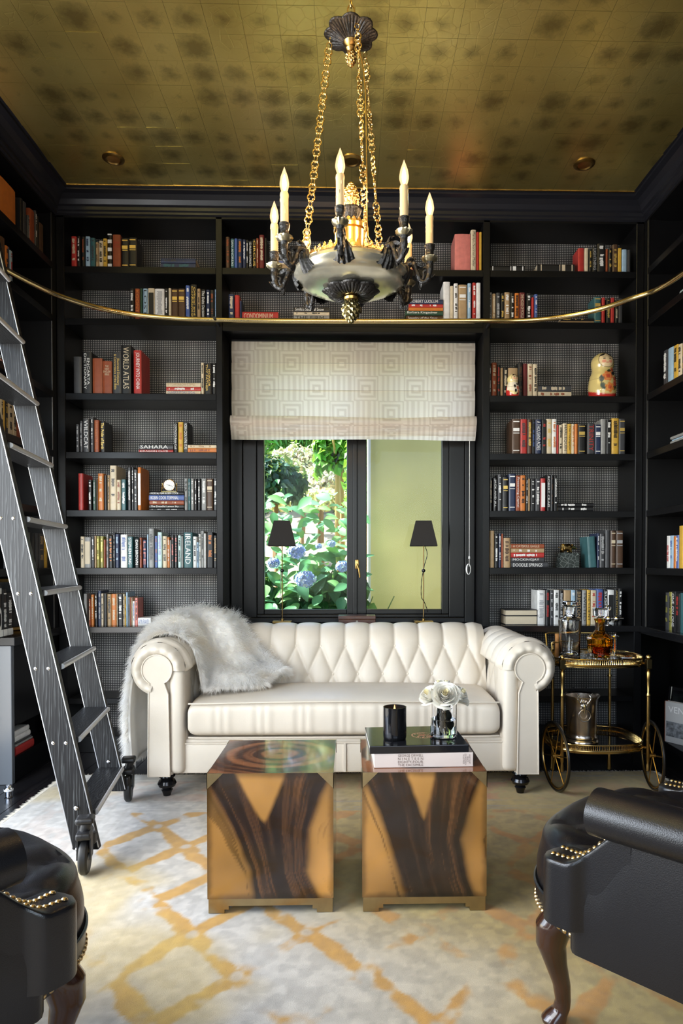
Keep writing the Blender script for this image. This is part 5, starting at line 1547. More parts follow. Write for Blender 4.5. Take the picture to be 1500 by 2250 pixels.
# door stop
p = atz(19, 1752, 0)
t = thing('door_stop', 'small polished steel door stop on the dark floor by the cabinet end', 'door stop', (p.x, p.y, .0003))
MB().lathe([(.001, 0), (.018, 0), (.019, .003), (.014, .006), (.014, .030), (.019, .034), (.020, .040), (.018, .048), (.013, .052), (.013, .060), (.001, .062)], 24).build('body', STEEL, t)
MB().lathe([(.0142, .032), (.0215, .033), (.0215, .041), (.0142, .042)], 24, cap=False).build('rubber_ring', mat('pale_rubber', (.7, .7, .7), .5), t)
# black electronics box behind the throw on the counter
p = at(432, 1372, YF+.10)
t = thing('media_player', 'black electronic media box on the counter behind the fur throw', 'device', (at(440, 1360, YF+.05).x, YF+.13, ZCT+.0005))
MB().bbox(-.13, .13, -.09, .09, .006, .070, .004, 2).build('case', mat('matt_black_plastic', (.012, .012, .013), .4), t, False)
MB().box(.03, .055, -.0915, -.0895, .040, .046).build('display', mat('silver_badge', (.6, .6, .62), .3, .8), t, False)
for sx in (-1, 1): MB().cyl((sx*.10, 0, 0), (sx*.10, 0, .007), .012).build('foot', BLACKG, t)
# ------------------------------------------------------------------ chandelier
CHX, CHY = at(771, 600, 2.30).x, 2.30
ch = thing('chandelier', 'eight-arm empire bowl chandelier with lit candle bulbs, gilt crown and chains', 'chandelier', (CHX, CHY, 0))
ALAB = mat('silvered_bowl', (.62, .59, .48), .22, .8, noise=(6, .5), bump=(14, .06))
MB().lathe([(.001, 2.112), (.05, 2.110), (.11, 2.114), (.155, 2.122), (.185, 2.136), (.196, 2.152), (.194, 2.163), (.180, 2.174), (.158, 2.180), (.140, 2.178)], 64, cap=False).build('bowl', ALAB, ch)
MB().lathe([(.150, 2.176), (.157, 2.180), (.157, 2.188), (.151, 2.192), (.148, 2.19), (.10, 2.19), (.06, 2.195)], 64, cap=False).build('bowl_rim', GILT, ch)
# crown of leaves
def crest(parent, name, n, r, z, h, w_):
    pr = MB(); pr.prism([(-w_/2, 0), (w_/2, 0), (w_*.42, h*.45), (w_*.20, h*.50), (w_*.26, h*.72), (0, h), (-w_*.26, h*.72), (-w_*.20, h*.50), (-w_*.42, h*.45)], -.0016, .0016, 'y')
    base = None
    for k in range(n):
        a = 2*PI*k/n; 
        if base is None: o = pr.build(name, GILT, parent, False); base = o
        else: o = base.copy(); COL.objects.link(o)
        o.location = (r*math.cos(a), r*math.sin(a), z); o.rotation_euler = (R(-12), 0, a+PI/2)
crest(ch, 'crown_leaf', 40, .151, 2.190, .028, .023)
MB().lathe([(.057, 2.19), (.061, 2.20), (.057, 2.21), (.055, 2.30), (.060, 2.305), (.060, 2.318), (.054, 2.322), (.030, 2.335), (.022, 2.345)], 40, cap=False).build('drum', mat('gilt_drum', (.80, .52, .17), .24, 1), ch)
crest(ch, 'drum_leaf', 18, .058, 2.318, .018, .019)
def pinecone(name, c, r, h, m, parent, up=True):
    p = bpy.data.objects.new(name, None); COL.objects.link(p); p.parent = parent; p.location = c
    body = [(max(.001, r*math.sin(PI*min(1, .06+.94*i/14))**.8*(1-.25*i/14)), h*i/14*(1 if up else -1)) for i in range(15)]
    MB().lathe(body, 20).build('core', m, p)
    q = MB()
    for j in range(9):
        t_ = (j+.6)/9.4; rr = np.interp(t_*14, range(15), [b[0] for b in body]); n = 9
        for k in range(n):
            a = 2*PI*(k+.5*(j % 2))/n; s_ = r*.36*(.55+.45*math.sin(PI*t_)); z = t_*h*(1 if up else -1)
            M_ = Matrix.Translation((rr*.96*math.cos(a), rr*.96*math.sin(a), z)) @ Matrix.Rotation(a, 4, 'Z')
            q.add([M_ @ Vector(v) for v in ((0, -s_*.9, 0), (0, s_*.9, 0), (s_*.55, 0, s_*.2*(1 if up else -1)), (.0, 0, s_*1.05*(1 if up else -1)), (0, 0, -s_*.9*(1 if up else -1)))], [(0, 4, 2), (4, 1, 2), (1, 3, 2), (3, 0, 2)])
    o = q.build('scales', m, p, False); o['kind'] = 'stuff'
    return p
pinecone('pinecone_finial', (0, 0, 2.372), .030, .105, GILT, ch)
def acanthus(name, n, r0, r1, z0, z1, parent, m, seg=5, lift=.0):
    """ring of fluted leaves from (r0,z0) out to (r1,z1)"""
    q = MB()
    def f(u, v):
        a = 2*PI*u; lob = abs(math.cos(a*n/2)); ser = .06*math.cos(a*n*6); rr = r0+(r1-r0)*v*(.80+.20*lob+.10*ser*v); flu = .0045*math.cos(a*n*5)*math.sin(PI*min(1, v*1.1))
        return Vector((rr*math.cos(a), rr*math.sin(a), z0+(z1-z0)*v**1.6+flu+lift*math.sin(PI*v)))
    q.grid(f, n*48, 12, cu=True); o = q.build(name, m, parent, ang=60)
    so = o.modifiers.new('thickness', 'SOLIDIFY'); so.thickness = .004; return o
acanthus('leaf_cup', 6, .012, .034, 2.345, 2.385, ch, BRONZE)
acanthus('bottom_rosette', 8, .02, .098, 2.098, 2.106, ch, BRONZE, lift=-.012)
MB().lathe([(.001, 2.112), (.020, 2.108), (.026, 2.095), (.022, 2.088), (.026, 2.080), (.024, 2.072), (.001, 2.072)], 24).build('bottom_collar', BRASSD, ch)
pinecone('pendant_pinecone', (0, 0, 2.076), .034, .080, mat('olive_brass', (.36, .30, .14), .32, 1), ch, up=False)
# arms
BULB, nt, b = newmat('lit_bulb')      # clear envelope that glows amber at its rim
lw = nt.nodes.new('ShaderNodeLayerWeight'); lw.inputs['Blend'].default_value = .4
tb = nt.nodes.new('ShaderNodeBsdfTransparent'); em = nt.nodes.new('ShaderNodeEmission'); mx = nt.nodes.new('ShaderNodeMixShader')
link(nt, ramp(nt, lw.outputs['Facing'], [(0, (1, .80, .50)), (.6, (1, .60, .28)), (1, (1, .46, .16))]), em.inputs[0]); em.inputs[1].default_value = 1.5
link(nt, ramp(nt, lw.outputs['Facing'], [(0, (.35, .35, .35)), (1, (.75, .75, .75))]), mx.inputs[0])
link(nt, tb.outputs[0], mx.inputs[1]); link(nt, em.outputs[0], mx.inputs[2]); link(nt, mx.outputs[0], nt.nodes['Material Output'].inputs[0])
FILA = mat('filament_glow', (1, .8, .5), .5, emit=(1, .80, .50), estr=14)
SLEEVE = mat('candle_sleeve', (.74, .54, .29), .45, sub=.2)
for k in range(8):
    a = R(-97+45*k)     # -90 deg is towards the camera
    ar = bpy.data.objects.new('arm', None); COL.objects.link(ar); ar.parent = ch; ar.rotation_euler = (0, 0, a); ar.location = (0, 0, 0)
    A = [(.170, 0, 2.150), (.192, 0, 2.182), (.216, 0, 2.184), (.229, 0, 2.152), (.244, 0, 2.124), (.264, 0, 2.134), (.270, 0, 2.168), (.270, 0, 2.195)]
    C_ = catmull(A, 6); rad = [.0135-.0045*math.sin(PI*i/(len(C_)-1))+.0010*math.sin(i*1.1) for i in range(len(C_))]
    MB().tube(C_, rad, 10).build('branch', BRONZE, ar)
    # scrolled leaves on the branch
    for (x, z, s_, rr) in ((.205, 2.192, 1, .02), (.236, 2.142, -1, .018), (.256, 2.152, 1, .014)):
        pts_ = [(x+rr*.9*(1-i/14)*math.cos(i*.42*s_+.5), .0, z+rr*(1-i/14)*math.sin(i*.42*s_+.5)) for i in range(15)]
        MB().tube(pts_, [.006-.0003*i for i in range(15)], 6).build('scroll', BRONZE, ar)
    for (x, z, tl_, sc_) in ((.188, 2.176, -40, 1.0), (.218, 2.186, 35, .9), (.236, 2.138, 100, .8), (.258, 2.128, -20, .8), (.272, 2.158, -75, .75)):
        for s_ in (-1, 1):
            vs, fs = leafm(.046*sc_, .026*sc_, 6, -.35, .5); M_ = Matrix.Translation((x, s_*.006, z)) @ Matrix.Rotation(R(tl_), 4, 'Y') @ Matrix.Rotation(R(-90), 4, 'Z') @ Matrix.Rotation(R(s_*50), 4, 'Y')
            MB().add([M_ @ Vector(v) for v in vs], fs).build('acanthus_leaf', BRONZE, ar)
    # shell leaf against the bowl
    def shell_(u, v):
        w_ = .010+.030*v**.8; y = (u-.5)*2*w_; z = 2.190-.062*v*(1-.22*(abs(u-.5)*2)**2)-.004*abs(math.sin(u*PI*5))*v; r_ = .184+.020*math.sin(PI*v)*.6-.010*v+.003*math.cos(u*PI*9)-(abs(u-.5)*2)**2*.010
        return Vector((r_+.012, y, z+.008*(1-abs(u-.5)*2)*0-.010*v*math.cos((u-.5)*PI)))
    MB().grid(shell_, 37, 10).build('shell_leaf', BRONZE, ar, ang=60)
    MB().lathe([(.004, 2.186), (.013, 2.190), (.024, 2.198), (.027, 2.206), (.024, 2.208), (.012, 2.203), (.010, 2.210)], 26, (.270, 0, 0), mod=lambda a_, i: 1+(.09*math.cos(a_*12) if 2 <= i <= 4 else 0)).build('drip_pan', mat('pale_bronze', (.42, .38, .26), .3, .9), ar)
    MB().lathe([(.010, 2.208), (.0155, 2.214), (.0135, 2.225), (.0165, 2.236), (.0175, 2.248), (.014, 2.250)], 16, (.270, 0, 0)).build('socket', BRONZE, ar)
    q = MB().lathe([(.0125, 2.248), (.0132, 2.252), (.0130, 2.33), (.0142, 2.337), (.0135, 2.342), (.0125, 2.346), (.001, 2.346)], 16, (.270, 0, 0))
    for j in range(6):
        a2 = random.uniform(0, 2*PI); zz = random.uniform(2.27, 2.33); q.ball((.270+.0128*math.cos(a2), .0128*math.sin(a2), zz), .0022, .0022, random.uniform(.003, .009), 6, 5)
    q.build('candle_sleeve', SLEEVE, ar)
    MB().lathe([(.008, 2.344), (.010, 2.350), (.0150, 2.368), (.0152, 2.376), (.0120, 2.396), (.0062, 2.412), (.0020, 2.424), (.0004, 2.428)], 18, (.270, 0, 0)).build('bulb', BULB, ar)
    MB().lathe([(.001, 2.352), (.0045, 2.358), (.0075, 2.374), (.0055, 2.388), (.0015, 2.402), (.0004, 2.405)], 12, (.270, 0, 0)).build('filament', FILA, ar)
    pl_ = bpy.data.lights.new('candle_bulb_light', 'POINT'); pl_.energy = 2.6; pl_.color = (1, .62, .30); pl_.shadow_soft_size = .012
    lo_ = bpy.data.objects.new('candle_bulb_light', pl_); COL.objects.link(lo_); lo_.parent = ar; lo_.location = (.270, 0, 2.412)
# canopy rosette and chains
cz = 2.955
acanthus('canopy', 8, .018, .092, cz, cz+.028, ch, BRONZE, lift=.010)
MB().lathe([(.001, cz+.03), (.05, cz+.034), (.075, cz+.03), (.03, cz+.045), (.012, cz+.05)], 30).build('canopy_top', BRONZE, ch)
MB().lathe([(.022, cz+.006), (.027, cz-.004), (.022, cz-.012), (.014, cz-.018), (.019, cz-.026), (.012, cz-.034)], 24).build('canopy_collar', BRASSD, ch)
pinecone('canopy_pinecone', (0, 0, cz-.030), .020, .055, GILT, ch, up=False)
CHAIN = mat('chain_brass', (.62, .42, .16), .26, 1)
def ringlink(parent, c, d, side_, L_, W_, r):
    d = Vector(d).normalized(); s_ = Vector(side_).normalized()
    MB().tube([Vector(c)+d*(L_/2*math.sin(t_))+s_*(W_/2*math.cos(t_)) for t_ in [2*PI*k/14 for k in range(14)]], r, 6, closed=True).build('chain_link', CHAIN, parent)
for ci, (ang, tag_) in enumerate(((-73, 0), (47, 1), (188, 2))):
    cn = bpy.data.objects.new('chain', None); COL.objects.link(cn); cn.parent = ch
    a = R(ang); top = Vector((.072*math.cos(a), .072*math.sin(a), cz+.004)); bot = Vector((.165*math.cos(a), .165*math.sin(a), 2.185))
    d = (bot-top); L_ = d.length; d.normalize(); side_ = Vector((-math.sin(a), math.cos(a), 0)); out = d.cross(side_)
    pos = 0.0; ringlink(cn, top+d*.008, d, side_, .022, .018, .0016); ringlink(cn, top+d*.026, d, out, .022, .018, .0016); pos = .036; i = 0
    while pos < L_-.05:
        # pierced plate: trefoil rings joined with knobs
        fl = d.cross(Vector((0, 1, 0))).normalized(); fo = d.cross(fl); tw = (0 if ci == 2 else i*.9+.5); sd = fl*math.cos(tw)+fo*math.sin(tw)
        q = MB()
        for o_, rr in ((.012, .0125), (.029, .0090), (.046, .0125)):
            q.tube([top+d*(pos+o_)+d*(rr*math.sin(t_))+sd*(rr*math.cos(t_)) for t_ in [2*PI*k/12 for k in range(12)]], .0024, 5, closed=True)
            for t3 in range(3): q.ball(top+d*(pos+o_)+(d*math.sin(t3*2.094+.5)+sd*math.cos(t3*2.094+.5))*rr*.66, .0030, seg=6, rings=4)
        for o_ in (-.0005, .0585):
            for s2 in (-1, 0, 1): q.ball(top+d*(pos+o_)+sd*(.0065*s2), .0036, seg=7, rings=5)
        q.build('chain_plate', CHAIN, cn); ringlink(cn, top+d*(pos+.068), d, out, .022, .010, .0014)
        pos += .078; i += 1
    ringlink(cn, bot-d*.012, d, side_, .03, .018, .0018)
MB().tube(catmull([(.02, -.03, cz), (.045, -.10, 2.75), (.05, -.15, 2.5), (.052, -.158, 2.25), (.060, -.165, 2.20)], 10), .0022, 6).build('flex_cord', CHAIN, ch)
tc_ = bpy.data.objects.new('suspension_chain', None); COL.objects.link(tc_); tc_.parent = ch
z = cz+.05; i = 0
while z < ZC-.03: ringlink(tc_, (0, 0, z+.018), (0, 0, 1), (1, 0, 0) if i % 2 else (.2, 1, 0), .046, .024, .0026); z += .036; i += 1
MB().lathe([(.001, ZC-.002), (.05, ZC-.002), (.05, ZC-.012), (.03, ZC-.025), (.008, ZC-.032), (.001, ZC-.034)], 28).build('ceiling_plate', BRASSD, ch)
# ------------------------------------------------------------------ roman shade
YS = 4.135
sl, sr = at(509, 860, YS).x, at(1043, 860, YS).x
zt_, zfold = at(772, 752, YS).z, at(772, 920, YS).z; zbot = at(772, 962, YS).z
m, nt, b = newmat('greek_key_linen')
a_ = nt.nodes.new('ShaderNodeVertexColor'); a_.layer_name = 'Col'
tr_ = nt.nodes.new('ShaderNodeBsdfTranslucent'); df = nt.nodes.new('ShaderNodeBsdfDiffuse'); mx = nt.nodes.new('ShaderNodeMixShader'); mx.inputs[0].default_value = .68
wv = tex(nt, 'Noise', objco(nt, (60, 1, 400)), Scale=3.)
colr = mixc(nt, .10, a_.outputs[0], wv.outputs[1], 'OVERLAY')
link(nt, colr, tr_.inputs[0]); link(nt, colr, df.inputs[0]); link(nt, df.outputs[0], mx.inputs[1]); link(nt, tr_.outputs[0], mx.inputs[2]); link(nt, mx.outputs[0], nt.nodes['Material Output'].inputs[0])
SHADE = m
def key_col(Xs, Zs):
    # concentric square key pattern, cells of about .155 m
    P_ = .155; u = (Xs/P_) % 1-.5; v = (Zs/P_) % 1-.5; par = ((np.floor(Xs/P_)+np.floor(Zs/P_)) % 2)
    r_ = np.maximum(np.abs(u), np.abs(v)); st = (np.floor(r_*11) % 2); bars = (np.floor((u+.5)*9) % 2)
    k = np.where(par > .5, bars*.8, st)
    c0 = np.array([.88, .81, .73]); c1 = np.array([.72, .64, .56]); return c0*(1-k[..., None])+c1*k[..., None]
sh = thing('roman_shade', 'cream roman shade with a greek-key weave hanging in the window niche', 'window shade', ((sl+sr)/2, YS, zt_))
W_ = sr-sl; zf = [0]+[at(772, y, YS).z-zt_ for y in (799, 858, 919)]
for k in range(3):
    n1, n2 = 200, 26; u, v = np.meshgrid(np.linspace(0, 1, n1), np.linspace(0, 1, n2), indexing='ij'); X = (u-.5)*W_; Z = zf[k]+(zf[k+1]-zf[k])*v
    Yy = -.010*np.sin(PI*v)+.010*v-.003*np.sin(u*9+k)*v
    link_mesh('panel', gridmesh('panel', X, Yy, Z, key_col(X, Z+zt_)), SHADE, sh, True, ang=180)
    MB().tube([((i/40-.5)*W_, .006, zf[k+1]+.0015) for i in range(41)], .0022, 6).build('batten', mat('shade_seam', (.42, .38, .34), .8), sh)
for k in range(5):
    n1, n2 = 200, 12; u, v = np.meshgrid(np.linspace(0, 1, n1), np.linspace(0, 1, n2), indexing='ij'); X = (u-.5)*(W_+.008)
    z0 = zf[3]-.012*k*1.6; hgt = (zbot-zt_-zf[3])*(.46 if k == 0 else .40+.02*k); sag = .010*(np.abs(u-.5)*2)**2
    Z = z0+hgt*v-.0*u+sag*(1-.5*v)*.6+(.004*np.sin(u*7+k)); Yy = -.034+.010*k-.014*np.sin(PI*v*.9)+.004*np.sin(u*13+k*2)
    link_mesh('stacked_fold', gridmesh('stacked_fold', X, Yy, Z, key_col(X, Z+zt_+.04*k)), SHADE, sh, True, ang=180)
MB().bbox(-W_/2, W_/2, .0, .03, -.004, .012, .002, 1).build('head_rail', BLACK, sh, False)
xc = at(1031, 1100, YS+.03).x-(sl+sr)/2
MB().tube([(xc, .03, zbot-zt_+.02), (xc, .03, at(1031, 1245, YS).z-zt_)], .0016, 6).build('cord', mat('white_cord', (.75, .74, .72), .6), sh)
zc_ = at(1031, 1235, YS).z-zt_; MB().lathe([(.001, .010), (.005, .006), (.006, -.008), (.001, -.012)], 12, (xc, .03, zc_+.03)).build('cord_bead', MATS['white_cord'], sh)
q = MB()
for k in range(4): q.tube([(xc-.004+.014*math.cos(t_)*(.8+.1*k), .028+.003*k, zc_-.045+.033*math.sin(t_)) for t_ in [2*PI*i/18 for i in range(18)]], .0017, 5, closed=True)
q.build('cord_coil', MATS['white_cord'], sh)
# ------------------------------------------------------------------ table lamps on the sill
for i, (pxc, lab) in enumerate(((620, 'black square shade lamp on brass stem before the hydrangea pane'), (930, 'black square shade lamp with dangling cord before the yellow wall'))):
    YL = YF+.10; bx = at(pxc, 1360, YL).x
    t = thing('table_lamp', lab, 'lamp', (bx, YL, ZCT+.0004), 0, 'pair of sill lamps')
    ztop = at(pxc, 1145, YL).z-ZCT; zs0 = at(pxc, 1200, YL).z-ZCT
    MB().bbox(-.058, .058, -.042, .042, .014, .024, .002, 1).build('base', BRASSD, t, False)
    for sx in (-1, 1):
        for sy in (-1, 1): MB().ball((sx*.048, sy*.032, .008), .0075).build('foot', BRASSD, t)
    MB().cyl((0, 0, .02), (0, 0, zs0+.03), .0036).build('stem', mat('dark_lamp_brass', (.20, .13, .05), .35, 1), t)
    MB().lathe([(.001, 0), (.010, .001), (.010, .012), (.001, .013)], 14, (0, 0, .024)).build('stem_collar', BRASSD, t)
    zk = at(pxc, 1254, YL).z-ZCT; MB().ball((0, 0, zk), .012, seg=14).build('knob', BLACKG, t)
    # tapered square shade, open top and bottom
    def sq(h, z): return [(-h, -h, z), (h, -h, z), (h, h, z), (-h, h, z)]
    q = MB(); A, B, A2, B2 = sq(.086, zs0), sq(.049, ztop), sq(.083, zs0), sq(.046, ztop); vs = A+B+A2+B2
    fs = []
    for k in range(4):
        k2 = (k+1) % 4; fs += [(k, k2, 4+k2, 4+k), (8+k, 12+k, 12+k2, 8+k2), (k, 8+k, 8+k2, k2), (4+k, 4+k2, 12+k2, 12+k)]
    q.add(vs, fs); o = q.build('shade', mat('black_shade', (.010, .008, .007), .75), t, False); o.rotation_euler = (0, 0, R(4 if i == 0 else -6))
    MB().tube([(0, 0, zs0+.02), (.01, 0, zs0+.035), (-.01, 0, zs0+.035)], .003, 6).build('shade_carrier', BRASSD, t)
    MB().lathe([(.001, 0), (.012, 0), (.012, .03), (.001, .03)], 12, (0, 0, zs0+.02)).build('bulb_holder', BLACKG, t)
    s_ = -1 if i == 0 else 1
    cpts = [(.004, -.004, zs0+.01), (s_*.022, -.006, zs0-.05), (s_*.004, -.006, zk+.03), (-.012, -.006, zk-.06), (-.014*1, -.006, zk-.16), (.006, -.006, zk-.20), (s_*.026, -.006, zk-.26), (s_*.010, -.006, .07), (-.006, -.006, .03), (-.03, .0, .026)]
    if i == 0: cpts = [(-.004, -.004, zk-.01), (-.010, -.006, zk-.10), (-.012, -.006, zk-.20), (-.006, -.006, .05), (-.02, 0, .026)]
    cc = catmull(cpts, 8); MB().tube(cc, [.0022+.0006*math.sin(j*1.9) for j in range(len(cc))], 6).build('cord', BLACKG, t)
# wooden box on the sill
p = at(784, 1365, YF+.05)
t = thing('wooden_box', 'small rosewood box with a silver emblem on the window sill', 'box', (p.x, YF+.09, ZCT+.0004))
RW_ = mat('rosewood', (.055, .018, .012), .28, coat=.3, noise=(25, .4))
MB().bbox(-.114, .114, -.06, .06, 0, .038, .003, 2).build('body', RW_, t, False); MB().bbox(-.116, .116, -.062, .062, .0385, .060, .003, 2).build('lid', RW_, t, False)
q = MB(); q.lathe([(.001, 0), (.0075, 0), (.0075, .0014), (.001, .0014)], 14, M=Matrix.Translation((0, -.0608, .024)) @ Matrix.Rotation(PI/2, 4, 'X')); q.bbox(-.010, .010, -.0622, -.0605, .018, .0215, .0005, 1); q.build('emblem', STEEL, t)
# clock on the pile of books
pc = at(372, 1067, YF+.07); zb_ = max([o.location.z+hh for o, hh in CLOCK_PILE]) if CLOCK_PILE else pc.z-.06
t = thing('desk_clock', 'round brass desk clock with white dial on the pile of books', 'clock', (pc.x, YF+.075, zb_+.0006))
MB().lathe([(.001, -.010), (.034, -.010), (.037, -.004), (.0375, .010), (.034, .0125), (.0335, .011)], 40, M=Matrix.Translation((0, 0, .046)) @ Matrix.Rotation(R(97), 4, 'X')).build('case', BRASS, t)
Mc = Matrix.Translation((0, 0, .046)) @ Matrix.Rotation(R(97), 4, 'X')
MB().lathe([(.001, .0112), (.0333, .0112), (.0333, .010), (.001, .010)], 40, M=Mc).build('dial', mat('white_dial', (.82, .81, .78), .4), t)
for aa, L_ in ((R(165), .016), (R(-17), .024)): MB().box(0, L_, -.0008, .0008, .0116, .0122, Mc @ Matrix.Rotation(aa, 4, 'Z')).build('hand', BLACKG, t, False)
for k in range(12): MB().box(.027, .031, -.0007, .0007, .0115, .0120, Mc @ Matrix.Rotation(k*PI/6, 4, 'Z')).build('hour_mark', BLACKG, t, False)
MB().lathe([(.001, .0115), (.003, .0115), (.002, .0135), (.001, .0136)], 10, M=Mc).build('hub', BLACKG, t)
for sx in (-1, 1): MB().tube([(sx*.050, -.018, .003), (sx*.046, -.010, .010), (sx*.0445, 0, .05), (sx*.0445, 0, .058)], .0030, 8).build('stand_leg', BRASS, t); MB().cyl((sx*.036, 0, .046), (sx*.046, 0, .046), .0025).build('pivot', BRASS, t)
MB().tube([(-.048, -.012, .004), (.048, -.012, .004)], .0024, 6).build('stand_bar', BRASS, t)
# ------------------------------------------------------------------ nesting dolls
def doll(pxc, pyt, H_px, label, Yd, kind):
    p = at(pxc, pyt, Yd); H = p.z-SH[2]; t = thing('nesting_doll', label, 'doll', (p.x, Yd, SH[2]+.0005), 0, 'painted nesting dolls')
    prof_ = [(0, .001), (.0, .30), (.012, .315), (.06, .335), (.16, .360), (.28, .362), (.40, .345), (.50, .315), (.57, .282), (.615, .268), (.66, .272), (.72, .290), (.80, .293), (.87, .265), (.93, .205), (.97, .135), (.995, .05), (1.0, .002)]
    zz = np.array([a for a, _ in prof_]); rr = np.array([b for _, b in prof_])*.80
    # dense profile
    tt = np.linspace(0, 1, 90); idx = np.linspace(0, len(prof_)-1, 90); Zp = np.interp(idx, range(len(prof_)), zz); Rp = np.interp(idx, range(len(prof_)), rr)
    th = np.linspace(0, 2*PI, 121)[:-1]; TH, Z = np.meshgrid(th, Zp, indexing='ij'); RR = np.tile(Rp, (120, 1))
    TH2 = np.concatenate([TH, TH[:1]+2*PI]); Z2 = np.concatenate([Z, Z[:1]]); R2 = np.concatenate([RR, RR[:1]])
    X = R2*np.cos(TH2)*H; Y = R2*np.sin(TH2)*H
    fwd = -PI/2+(.10 if kind == 0 else .35); dth = (TH2-fwd+PI) % (2*PI)-PI; sx = R2*np.sin(dth)          # lateral position on the front
    front = (np.cos(dth) > 0)
    base = np.array([.66, .52, .20]) if kind == 0 else np.array([.80, .66, .30]); C = np.ones(TH2.shape+(3,))*base
    def paint(mask, col, k=1.): 
        m_ = (np.clip(mask, 0, 1)*front*k)[..., None]; C[:] = C*(1-m_)+np.array(col)*m_
    red = np.array([.52, .03, .025])
    wav = .10+.05*np.cos(dth*2)
    if kind == 0: m_ = sstep(.01, -.01, Z2-(.11-.045*np.cos(dth)))[..., None] if False else (1-sstep(-.01, .01, Z2-(.17-.09*np.cos(dth))))[..., None]
    else: m_ = (1-sstep(-.01, .01, Z2-(.52-.46*np.clip(np.cos(dth+.25), 0, 1))))[..., None]
    C = C*(1-m_)+red*m_
    if kind == 1: paint(sstep(0, .02, .62-Z2)*sstep(.0, .02, Z2-(.16+.3*np.abs(sx+.02)*1.2)), (.82, .74, .58))
    face = ((sx)/.165)**2+((Z2-.80)/.155)**2
    paint(1-sstep(1.0, 1.06, face), (.02, .015, .01)); paint(1-sstep(.90, .95, face), (.78, .60, .34))
    hair = (1-sstep(.90, .95, face))*sstep(0, .01, Z2-(.895+.05*np.exp(-(sx/.04)**2)-.35*np.abs(sx)*.35)); paint(hair, (.03, .02, .015))
    for s in (-1, 1):
        paint(1-sstep(.8, 1.2, ((sx-s*.062)/.026)**2+((Z2-.822)/.016)**2), (.10, .09, .06)); paint(1-sstep(.8, 1.2, ((sx-s*.07)/.04)**2+((Z2-.765)/.030)**2), (.75, .22, .15), .8)
        paint(1-sstep(.8, 1.2, ((sx-s*.062)/.040)**2+((Z2-.852)/.006)**2), (.30, .20, .10))
    paint(1-sstep(.8, 1.2, (sx/.028)**2+((Z2-.738)/.011)**2), (.60, .10, .08))
    def flower(cx, cz, r, col, seed):
        d = np.hypot(sx-cx, (Z2-cz)); an = np.arctan2(Z2-cz, sx-cx); rad = r*(1+.14*np.cos(an*6+seed)); paint(1-sstep(.92, 1.05, d/rad), col)
        paint((1-sstep(.92, 1.05, d/rad))*sstep(.3, .7, np.sin(d/r*13+np.sin(an*4+seed)*1.3)), (.80, .42, .12), .75); paint((1-sstep(.3, .5, d/rad)), (.5, .03, .03), .7)
    def lf(cx, cz, L_, W2, ang, col):
        a = R(ang); u = (sx-cx)*math.cos(a)+(Z2-cz)*math.sin(a); v = -(sx-cx)*math.sin(a)+(Z2-cz)*math.cos(a); paint(1-sstep(.85, 1.1, (u/L_)**2+np.abs(v/W2)**1.3), col)
    if kind == 0:
        for a_ in ((-.13, .40, .085, .05, 80, (.07, .09, .10)), (-.11, .24, .09, .05, 110, (.06, .09, .08)), (.13, .52, .08, .04, 40, (.03, .04, .04)), (.15, .22, .09, .04, 60, (.06, .08, .04)), (.04, .57, .06, .03, 20, (.04, .05, .02))): lf(*a_)
        flower(.0, .45, .105, (.72, .16, .05), 1); flower(.03, .21, .10, (.70, .20, .04), 2); flower(.17, .40, .055, (.60, .05, .05), 3); flower(.16, .30, .055, (.62, .04, .06), 4); flower(.12, .60, .05, (.65, .10, .06), 5)
    else:
        for a_ in ((-.06, .42, .08, .05, 85, (.01, .01, .012)), (-.03, .23, .08, .055, 85, (.01, .01, .012)), (.08, .52, .06, .05, 10, (.01, .01, .01)), (.06, .12, .06, .03, 30, (.02, .02, .01))): lf(*a_)
        flower(.10, .36, .085, (.58, .03, .06), 2); flower(.12, .22, .06, (.58, .03, .05), 4)
    link_mesh('lower_half', gridmesh('lower_half', X[:, :], Y, Z2*H, C), DOLLM, t, True, ang=60)
    MB().tube([(.2755*.80*H*1.275*math.cos(a), .2755*.80*H*1.275*math.sin(a), .40*H) for a in [2*PI*k/48 for k in range(48)]], .0006, 5, closed=True).build('seam', mat('doll_seam', (.25, .16, .05), .4), t)
DOLLM = attrmat('lacquered_paint', .18, coat=.6)
doll(1323, 776, 0, 'large painted nesting doll with roses on the third shelf', YF+.11, 0)
doll(1126, 822, 0, 'small red and cream nesting doll standing before the upright books', YF+.048, 1)
# ------------------------------------------------------------------ bear on marble block
Yb = YF+.09; p0, p1 = at(1224, 1248, Yb), at(1267, 1215, Yb)
m, nt, b = newmat('green_marble'); n1 = tex(nt, 'Noise', objco(nt), Scale=24., Detail=6., Distortion=2.); v1 = tex(nt, 'Voronoi', objco(nt), Scale=38., feature='DISTANCE_TO_EDGE')
link(nt, mixc(nt, mth(nt, 'LESS_THAN', v1.outputs[0], .03), ramp(nt, n1.outputs[0], [(.35, (.008, .014, .013)), (.7, (.05, .065, .06))]), (.20, .22, .21)), b.inputs['Base Color']); b.inputs['Roughness'].default_value = .15
bw = p1.x-p0.x; bh = p1.z-SH[5]
t = thing('marble_bookend', 'green marble block under a small bronze bear, sixth shelf', 'bookend', ((p0.x+p1.x)/2, Yb, SH[5]+.0004))
MB().prism([(-bw/2, 0), (bw/2, 0), (bw/2, bh), (-bw/2+.012, bh)], -.04, .05, 'y').build('block', MATS['green_marble'], t, False)
